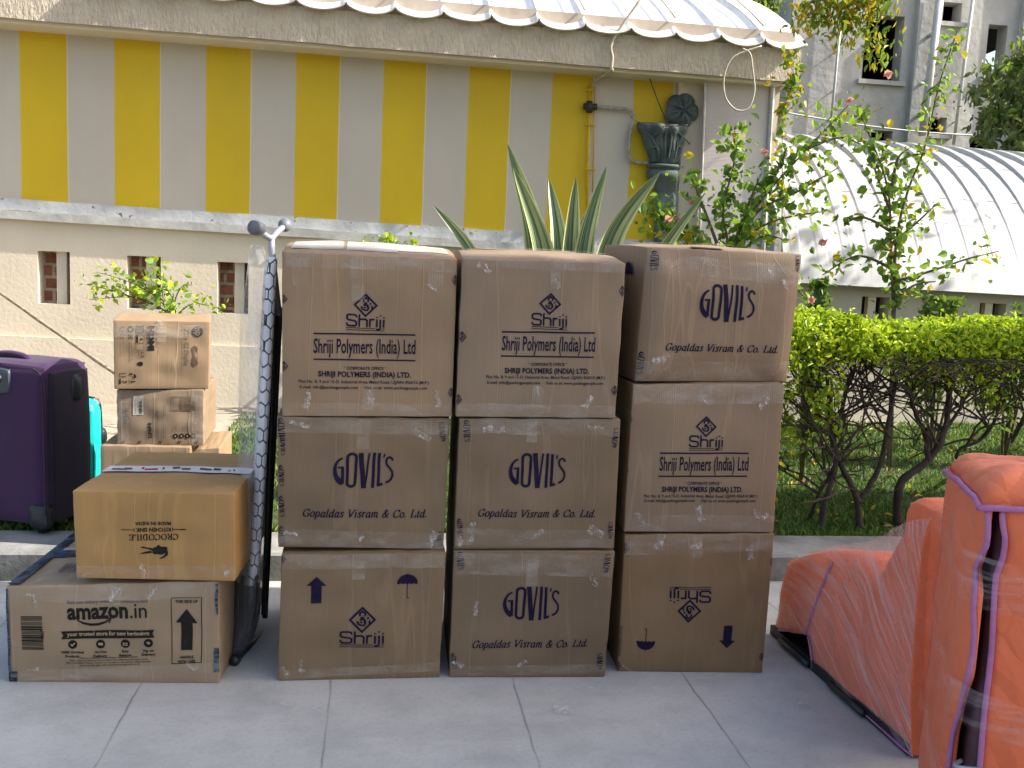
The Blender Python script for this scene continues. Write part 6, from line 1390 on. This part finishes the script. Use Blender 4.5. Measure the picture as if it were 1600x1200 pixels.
# ------------------------------------------------------------------ variegated spiky plant behind the cartons
def agavemat():
    m, t, b = newmat('variegated_leaf'); tc = t.nodes.new('ShaderNodeTexCoord'); sx = t.nodes.new('ShaderNodeSeparateXYZ'); t.links.new(tc.outputs['UV'], sx.inputs[0])
    mp = t.nodes.new('ShaderNodeMapping'); mp.inputs['Scale'].default_value = (14, .35, 1); t.links.new(tc.outputs['UV'], mp.inputs[0])
    n = noise(t, mp.outputs[0], 1.0, 3); e = mth(t, 'MULTIPLY', mth(t, 'ABSOLUTE', mth(t, 'SUBTRACT', sx.outputs[0], .5)), 2.0)
    col = ramp(t, n, [(.36, (.045, .105, .055)), (.48, (.085, .16, .08)), (.56, (.20, .26, .11)), (.64, (.42, .44, .20))])
    col = mix(t, ramp(t, e, [(.80, 0.0), (.92, 1.0)]), col, (.55, .56, .27)); t.links.new(col, b.inputs['Base Color']); b.inputs['Roughness'].default_value = .42; b.inputs['Specular IOR Level'].default_value = .45
    tr = t.nodes.new('ShaderNodeBsdfTranslucent'); t.links.new(col, tr.inputs[0]); ms = t.nodes.new('ShaderNodeMixShader'); ms.inputs[0].default_value = .15
    t.links.new(b.outputs[0], ms.inputs[1]); t.links.new(tr.outputs[0], ms.inputs[2]); t.links.new(ms.outputs[0], t.nodes['Material Output'].inputs[0]); return m
M['agave'] = agavemat()
yA = 5.55; ag0 = D(872, 760, yA); ag0.z = KZ - .01
ag = empty('spiky_plant', ag0, 'variegated spiky plant with sword leaves striped green and cream, behind the cartons', 'plant')
def sword(tip, mid, w, face, base=None, twist=0.0):
    base = base or (ag0 + Vector((0, 0, .38))); P = spline([base, base.lerp(mid, .55), mid, tip], 26); vs, fs, uv = [], [], []
    for i, p in enumerate(P):
        f = i / 26; t = (P[min(i + 1, 26)] - P[max(i - 1, 0)]).normalized(); sd2 = t.cross(face).normalized(); nn = sd2.cross(t).normalized()
        ww = w * (min(1, .55 + f * 1.3)) * (max(0, 1 - ((f - .42) / .58) ** 1.7) if f > .42 else 1) + .002
        for k in range(7):
            u = k / 6 * 2 - 1; vs.append(p + sd2 * (ww * u / 2) + nn * (-.26 * ww * (1 - u * u)) + nn * .02); uv.append((k / 6, f * 6))
    for i in range(26):
        for k in range(6): a = i * 7 + k; fs.append((a, a + 1, a + 8, a + 7))
    return mesh('leaf', vs, fs, M['agave'], ag, smooth=True, uv=uv)
FC = Vector((0, -1, .1))
for tx, ty, mx, my, w, dy, fc in ((795, 226, 836, 360, .165, .05, (-.3, -1, 0)), (800, 262, 846, 385, .150, -.15, (.35, -1, 0)), (858, 282, 874, 380, .125, .35, (0, -1, 0)), (899, 277, 893, 375, .120, -.05, (.1, -1, 0)), (949, 261, 918, 372, .125, -.1, (-.35, -1, 0)), (940, 300, 905, 385, .115, .12, (-.5, -1, 0)), (1030, 268, 958, 370, .150, -.12, (.3, -1, .2)), (678, 322, 735, 392, .085, .1, (-.2, -1, .3)), (1102, 300, 1030, 400, .090, -.25, (.2, -1, .3)), (700, 455, 760, 440, .12, .3, (0, -1, .6)), (1000, 440, 950, 420, .12, .3, (0, -1, .6))):
    sword(D(tx, ty, yA + dy), D(mx, my, yA + dy * .6), w, Vector(fc).normalized())
MB().tube([ag0, ag0 + Vector((0, 0, .25)), ag0 + Vector((0, 0, .45))], [.09, .10, .06], 10).build('trunk', M['cut'], ag, True)

# ------------------------------------------------------------------ climbing and bushy plants
def bush(name, stems, n_per, size, label, cat, mats, weights, spread=.09, seed=0, rad=.009, up=.4, flowers=(), base=None, part='leaves', fsz=.06):
    asp_ = .09 if size > .2 else .68
    rr = np.random.default_rng(seed); b0 = base or Vector(stems[0][0]); o = empty(name, b0, label, cat); mb = MB(); pos = []
    for st in stems:
        sp_ = spline(st, 26); mb2 = MB().tube(sp_, [rad * (1 - .7 * i / 26) for i in range(27)], 6, cap=False); mb2.build('stem', M['stem'], o, True)
        L = sum((sp_[i + 1] - sp_[i]).length for i in range(26)); n = int(n_per * L)
        for _ in range(n):
            f = rr.uniform(.12, 1) ** .8; p = sp_[int(f * 26)]; pos.append(np.array(p) + rr.normal(size=3) * spread * (.4 + .6 * rr.uniform()))
    leaves(part, pos, size, mats, o, up=up, aspect=asp_, seed=seed, weights=weights)
    for (p, s) in flowers:
        r2 = rng.normal(size=(6, 3)) * s * .16; leaves('flower', np.array(p) + r2, s * .8, [M['pink']], o, up=.2, aspect=.8, seed=3)
    return o
yH = 7.35
def at7(l, y=yH): return [D(a, b, y) for a, b in l]
g0 = D(1396, 640, yH); g0.z = KZ - .01
hs_ = [[g0] + at7([(1395, 500), (1392, 400), (1388, 300), (1362, 220), (1338, 165)]), [g0 + Vector((.02, 0, 0))] + at7([(1398, 480), (1400, 380), (1418, 300), (1445, 230), (1468, 130), (1496, 48)]), at7([(1394, 420), (1340, 400), (1285, 430)]), at7([(1396, 440), (1450, 425), (1510, 405), (1562, 392)]), at7([(1390, 360), (1350, 340), (1318, 350)]), at7([(1394, 380), (1430, 350), (1462, 320)]), at7([(1392, 330), (1372, 280), (1360, 240)]), at7([(1395, 470), (1430, 445), (1462, 440)]), at7([(1393, 300), (1402, 250), (1420, 232)])]
bush('hibiscus', hs_, 80, .058, 'tall thin hibiscus with long shoots rising in front of the curved white roof', 'plant', [M['hib'], M['hib2'], M['hib_y']], [.66, .24, .10], .075, 21, .013, flowers=[(D(1327, 156, yH), .06), (D(1288, 377, yH), .07), (D(1390, 117, yH), .07)], base=g0)
yG = 6.9; g1 = D(1135, 640, yG); g1.z = KZ - .01
hs2 = [[g1] + at7([(1130, 450), (1150, 370), (1200, 300), (1262, 232), (1325, 165)], yG), [g1] + at7([(1100, 450), (1085, 380), (1050, 350), (1005, 320)], yG), [g1] + at7([(1140, 430), (1130, 330), (1146, 260), (1148, 205)], yG), at7([(1140, 400), (1185, 330), (1245, 300), (1310, 262)], yG), at7([(1150, 380), (1210, 345), (1290, 330)], yG), at7([(1110, 420), (1060, 395), (1010, 385)], yG), at7([(1150, 400), (1190, 370), (1220, 372)], yG), at7([(1120, 380), (1090, 300), (1075, 268)], yG), at7([(1200, 300), (1222, 250), (1230, 230)], yG), at7([(1262, 232), (1310, 215), (1345, 225)], yG), at7([(1160, 420), (1230, 440), (1262, 470)], yG), at7([(1145, 400), (1165, 330), (1190, 270)], yG), at7([(1100, 400), (1040, 340), (1015, 335)], yG)]
bush('hibiscus', hs2, 92, .058, 'bushy hibiscus with pink flowers spreading behind the right column of cartons', 'plant', [M['hib'], M['hib2'], M['hib_y']], [.64, .32, .04], .085, 22, .012, flowers=[(D(1082, 313, yG), .06), (D(1062, 345, yG), .055), (D(1045, 342, yG - .1), .06), (D(1196, 238, yG), .055), (D(1268, 470, yG - .5), .06)], base=g1)
def shrub(label, x0, x1, ytop, ybot, y, n, size, seed, mats, w):
    c = D((x0 + x1) / 2, ybot, y); c.z = KZ - .01; ccx = D((x0 + x1) / 2, (ytop + ybot) / 2, y); rx = (D(x1, ybot, y) - D(x0, ybot, y)).length / 2; zt2 = D((x0 + x1) / 2, ytop, y).z
    o = empty('shrub', c, label, 'shrub'); rr = np.random.default_rng(seed); pos = []
    cl = [(rr.normal() * .45, rr.normal() * .45, rr.uniform(.35, .95)) for _ in range(14)]
    for _ in range(n):
        a, b_, c_ = cl[rr.integers(14)]; q = rr.normal(size=3) * .22; pos.append((c.x + rx * (a + q[0]), c.y + rx * .6 * (b_ + q[1]), KZ + (zt2 - KZ) * min(1.0, max(.1, c_ + q[2] * .5))))
    leaves('leaves', pos, size, mats, o, up=.45, aspect=.45, seed=seed, weights=w)
    for k in range(5): MB().tube([c, c + Vector((rr.normal() * rx * .3, rr.normal() * .1, (zt2 - KZ) * .5)), c + Vector((rr.normal() * rx * .6, rr.normal() * .15, (zt2 - KZ) * .85))], [.012, .009, .005], 5).build('stem', M['stem'], o, True)
shrub('small glossy green shrub showing above the hedge near its middle', 1425, 1508, 466, 600, 7.6, 900, .075, 31, [M['hib'], M['hib2']], [.35, .65])
shrub('dark green shrub showing above the hedge at the right edge', 1520, 1640, 478, 600, 7.4, 1300, .065, 32, [M['hib'], M['hib2']], [.12, .88])
shrub('dark leafy shrub between the right column of cartons and the hedge top', 1240, 1285, 440, 620, 6.6, 700, .075, 33, [M['hib'], M['hib2']], [.15, .85])
yW = 7.6; g2 = D(265, 640, yW); g2.z = KZ - .01
ls = [[g2] + at7([(270, 520), (250, 470), (200, 440), (150, 425)], yW), [g2] + at7([(275, 500), (260, 450), (235, 415)], yW), at7([(270, 500), (300, 475), (345, 482)], yW), at7([(265, 490), (215, 465), (140, 468)], yW), at7([(270, 480), (282, 450), (300, 445)], yW), at7([(255, 470), (230, 450), (205, 430)], yW), at7([(250, 480), (180, 455), (135, 445)], yW), at7([(265, 500), (255, 470), (255, 430)], yW)]
bush('small_bush', ls, 74, .044, 'pale green sprawling bush in front of the wall niches, above the monitor carton', 'plant', [M['hib'], M['hedge_hi']], [.6, .4], .07, 23, .007, base=g2)
g3 = D(610, 640, 7.2); g3.z = KZ - .01
bush('small_bush', [[g3] + at7([(610, 480), (606, 400), (612, 374)], 7.2), at7([(610, 420), (585, 395), (572, 379)], 7.2), at7([(610, 420), (632, 395), (648, 380)], 7.2)], 170, .04, 'yellow green shoots just showing above the left column of cartons', 'plant', [M['hedge_hi'], M['hib']], [.6, .4], .04, 24, .007, base=g3)
g4 = Wp(*toW(640, 600, .45), .45); g4.z = KZ - .01  # shrub added out of sight to streak the wall with shadows
bush('shadow_shrub', [[g4, g4 + WE * (.12 * k) + WN * (.05 * k) + Vector((0, 0, .5)), g4 + WE * (.34 * k) + WN * (.12 * (k % 2)) + Vector((0, 0, 1.05 - .12 * abs(k)))] for k in (-2, -1, 0, 1, 2)], 60, .34, 'unseen grassy shrub behind the cartons, added to throw blade shadows on the cream wall', 'shrub', [M['hib2'], M['hib']], [.6, .4], .13, 27, .008, base=g4)
# hanging branch and trees
def tree(name, base, stems, blobs, n, size, label, mats, w, seed, asp=.45):
    rr = np.random.default_rng(seed); o = empty(name, base, label, 'tree'); MB().tube(spline(stems[0], 16), [.16 * (1 - .7 * i / 16) for i in range(17)], 9).build('trunk', M['cut'], o, True)
    for st in stems[1:]: MB().tube(spline(st, 12), [.035 * (1 - .8 * i / 12) for i in range(13)], 6).build('limb', M['cut'], o, True)
    pos, dr = [], []
    for (c, rx, rz) in blobs:
        m = int(n * rx * rz * 3)
        k = [(rr.normal(size=3)) for _ in range(26)]
        for _ in range(m):
            b_ = k[rr.integers(26)]; b_ = b_ / max(1, np.linalg.norm(b_)) ; q = b_ * .82 + rr.normal(size=3) * .16; pos.append((c.x + rx * q[0], c.y + rx * q[1], c.z + rz * q[2])); dr.append((0, 0, -.6))
    leaves('crown', pos, size, mats, o, up=.4, aspect=asp, seed=seed, weights=w, dirs=dr); return o
M['tl'] = leafmat('tree_leaf_light', (.16, .27, .03), (.08, .16, .025), .4, 2); M['td'] = leafmat('tree_leaf_olive', (.14, .18, .065), (.07, .095, .038), .3, 2); M['ty'] = leafmat('tree_leaf_yellow', (.60, .40, .02), (.42, .32, .02), .4, 3)
b1 = D(1640, 600, 13); b1.z = -.02
tree('leafy_tree', b1, [[b1, D(1640, 300, 13), D(1625, 150, 13)], [D(1635, 260, 13), D(1590, 200, 13), D(1560, 150, 13)], [D(1635, 240, 13), D(1580, 130, 13), D(1545, 110, 13)]], [(D(1590, 150, 13), .62, .50), (D(1640, 130, 13), .6, .6), (D(1580, 205, 13), .45, .32), (D(1650, 230, 13), .5, .5)], 1400, .10, 'olive green tree at the right edge in front of the grey building', [M['td'], M['tl']], [.75, .25], 41)
b2 = D(1190, 600, 13.5); b2.z = -.02
tree('leafy_tree', b2, [[b2, D(1180, 200, 13.5), D(1190, -60, 13.5)], [D(1185, 0, 13.5), D(1160, -40, 13.5), D(1140, -50, 13.5)]], [(D(1165, 5, 13.5), .42, .42), (D(1150, -60, 13.5), .6, .5), (D(1195, 30, 13.5), .22, .25), (D(1200, -50, 13.5), .45, .4)], 1500, .085, 'light green tree behind the right corner of the roof', [M['tl'], M['td']], [.75, .25], 42)
# overhanging branch with yellow leaves, its trunk out of the picture on the right
b3 = Vector((7.6, 8.0, -.02)); yB = 7.9
br = empty('overhanging_tree', b3, 'branch with green and yellow leaves hanging down from the top of the picture', 'tree')
M['tb'] = [M['tl'], M['ty']]
MB().tube(spline([b3, b3 + Vector((0, 0, 2.2)), b3 + Vector((-.3, 0, 3.9)), b3 + Vector((-1.5, 0, 4.8))], 20), [.13 * (1 - .5 * i / 20) for i in range(21)], 9).build('trunk', M['cut'], br, True)
brs = [[b3 + Vector((-1.5, 0, 4.8)), D(1480, -120, yB), D(1400, -40, yB), D(1320, -12, yB), D(1250, 8, yB)], [D(1400, -40, yB), D(1375, 0, yB), D(1368, 60, yB), D(1370, 85, yB)], [D(1330, -14, yB), D(1320, 20, yB), D(1322, 52, yB)], [D(1300, -8, yB), D(1275, 15, yB), D(1258, 30, yB)], [D(1370, -20, yB), D(1345, 5, yB), D(1335, 25, yB)]]
pos = []; rr = np.random.default_rng(8)
for j, st in enumerate(brs):
    sp_ = spline(st, 24); MB().tube(sp_, [(.03 if j == 0 else .008) * (1 - .7 * i / 24) for i in range(25)], 6).build('limb', M['stem'], br, True)
    for _ in range(260 if j == 0 else 190):
        f = rr.uniform(.45 if j == 0 else .1, 1); p = sp_[int(f * 24)]; pos.append(np.array(p) + rr.normal(size=3) * .075 + np.array([0, 0, -.03]))
leaves('leaves', pos, .062, [M['tl'], M['ty']], br, up=.3, aspect=.4, seed=8, weights=[.6, .4], dirs=[(0, 0, -.7)] * len(pos))
# big canopy of the same tree outside the picture throws dappled shade on the curved roof
pos = rr.normal(size=(1500, 3)) * np.array([.8, .7, .5]) + np.array([7.5, 8.3, 5.3]); leaves('crown', pos, .12, [M['tl'], M['ty']], br, up=.4, seed=9, weights=[.85, .15])
sp1 = D(1225, 130, 8.2); bush('creeper', [[Wp(*toW(1222, 470, -.3), -.3)] + at7([(1222, 300), (1224, 180), (1240, 120), (1228, 95)], 8.3), at7([(1224, 180), (1245, 160), (1250, 150)], 8.3)], 60, .06, 'thin creeper with yellow leaves at the right corner of the eave', 'plant', [M['tl'], M['ty']], [.6, .4], .06, 26, .005, base=Wp(toW(1222, 470, -.3)[0], KZ - .01, -.3))
# ------------------------------------------------------------------ leaning stick and litter
w0 = Wp(*toW(-25, 440, .12), .12); w1 = G(182, 590, .9); w1 = D(185, 587, 7.9); lo_ = D(300, 668, 7.3)
lo_.z = max(KZ, lo_.z)
st_ = MB().tube([w0.lerp(lo_, i / 14) + Vector((0, 0, .012 * mnoise.noise((i, 2, 0)))) for i in range(15)], [.014 + .004 * (i % 4 == 0) for i in range(15)], 8).build('bamboo_stick', pm('striped_bamboo', (.42, .34, .24), (.20, .15, .10), 26, .8), None, True, loc=lo_)
tag(st_, 'long pale stick leaning against the cream wall behind the suitcases', 'stick')
tie = D(94, 530, 8.0); q_ = w0.lerp(lo_, .4)
tag(MB().tube([G(352, 612, .2), G(402, 610, .2)], .022, 8).build('fallen_branch', M['cut'], None, True, loc=G(375, 611, .2)), 'short cut branch lying at the foot of the cream wall', 'branch')
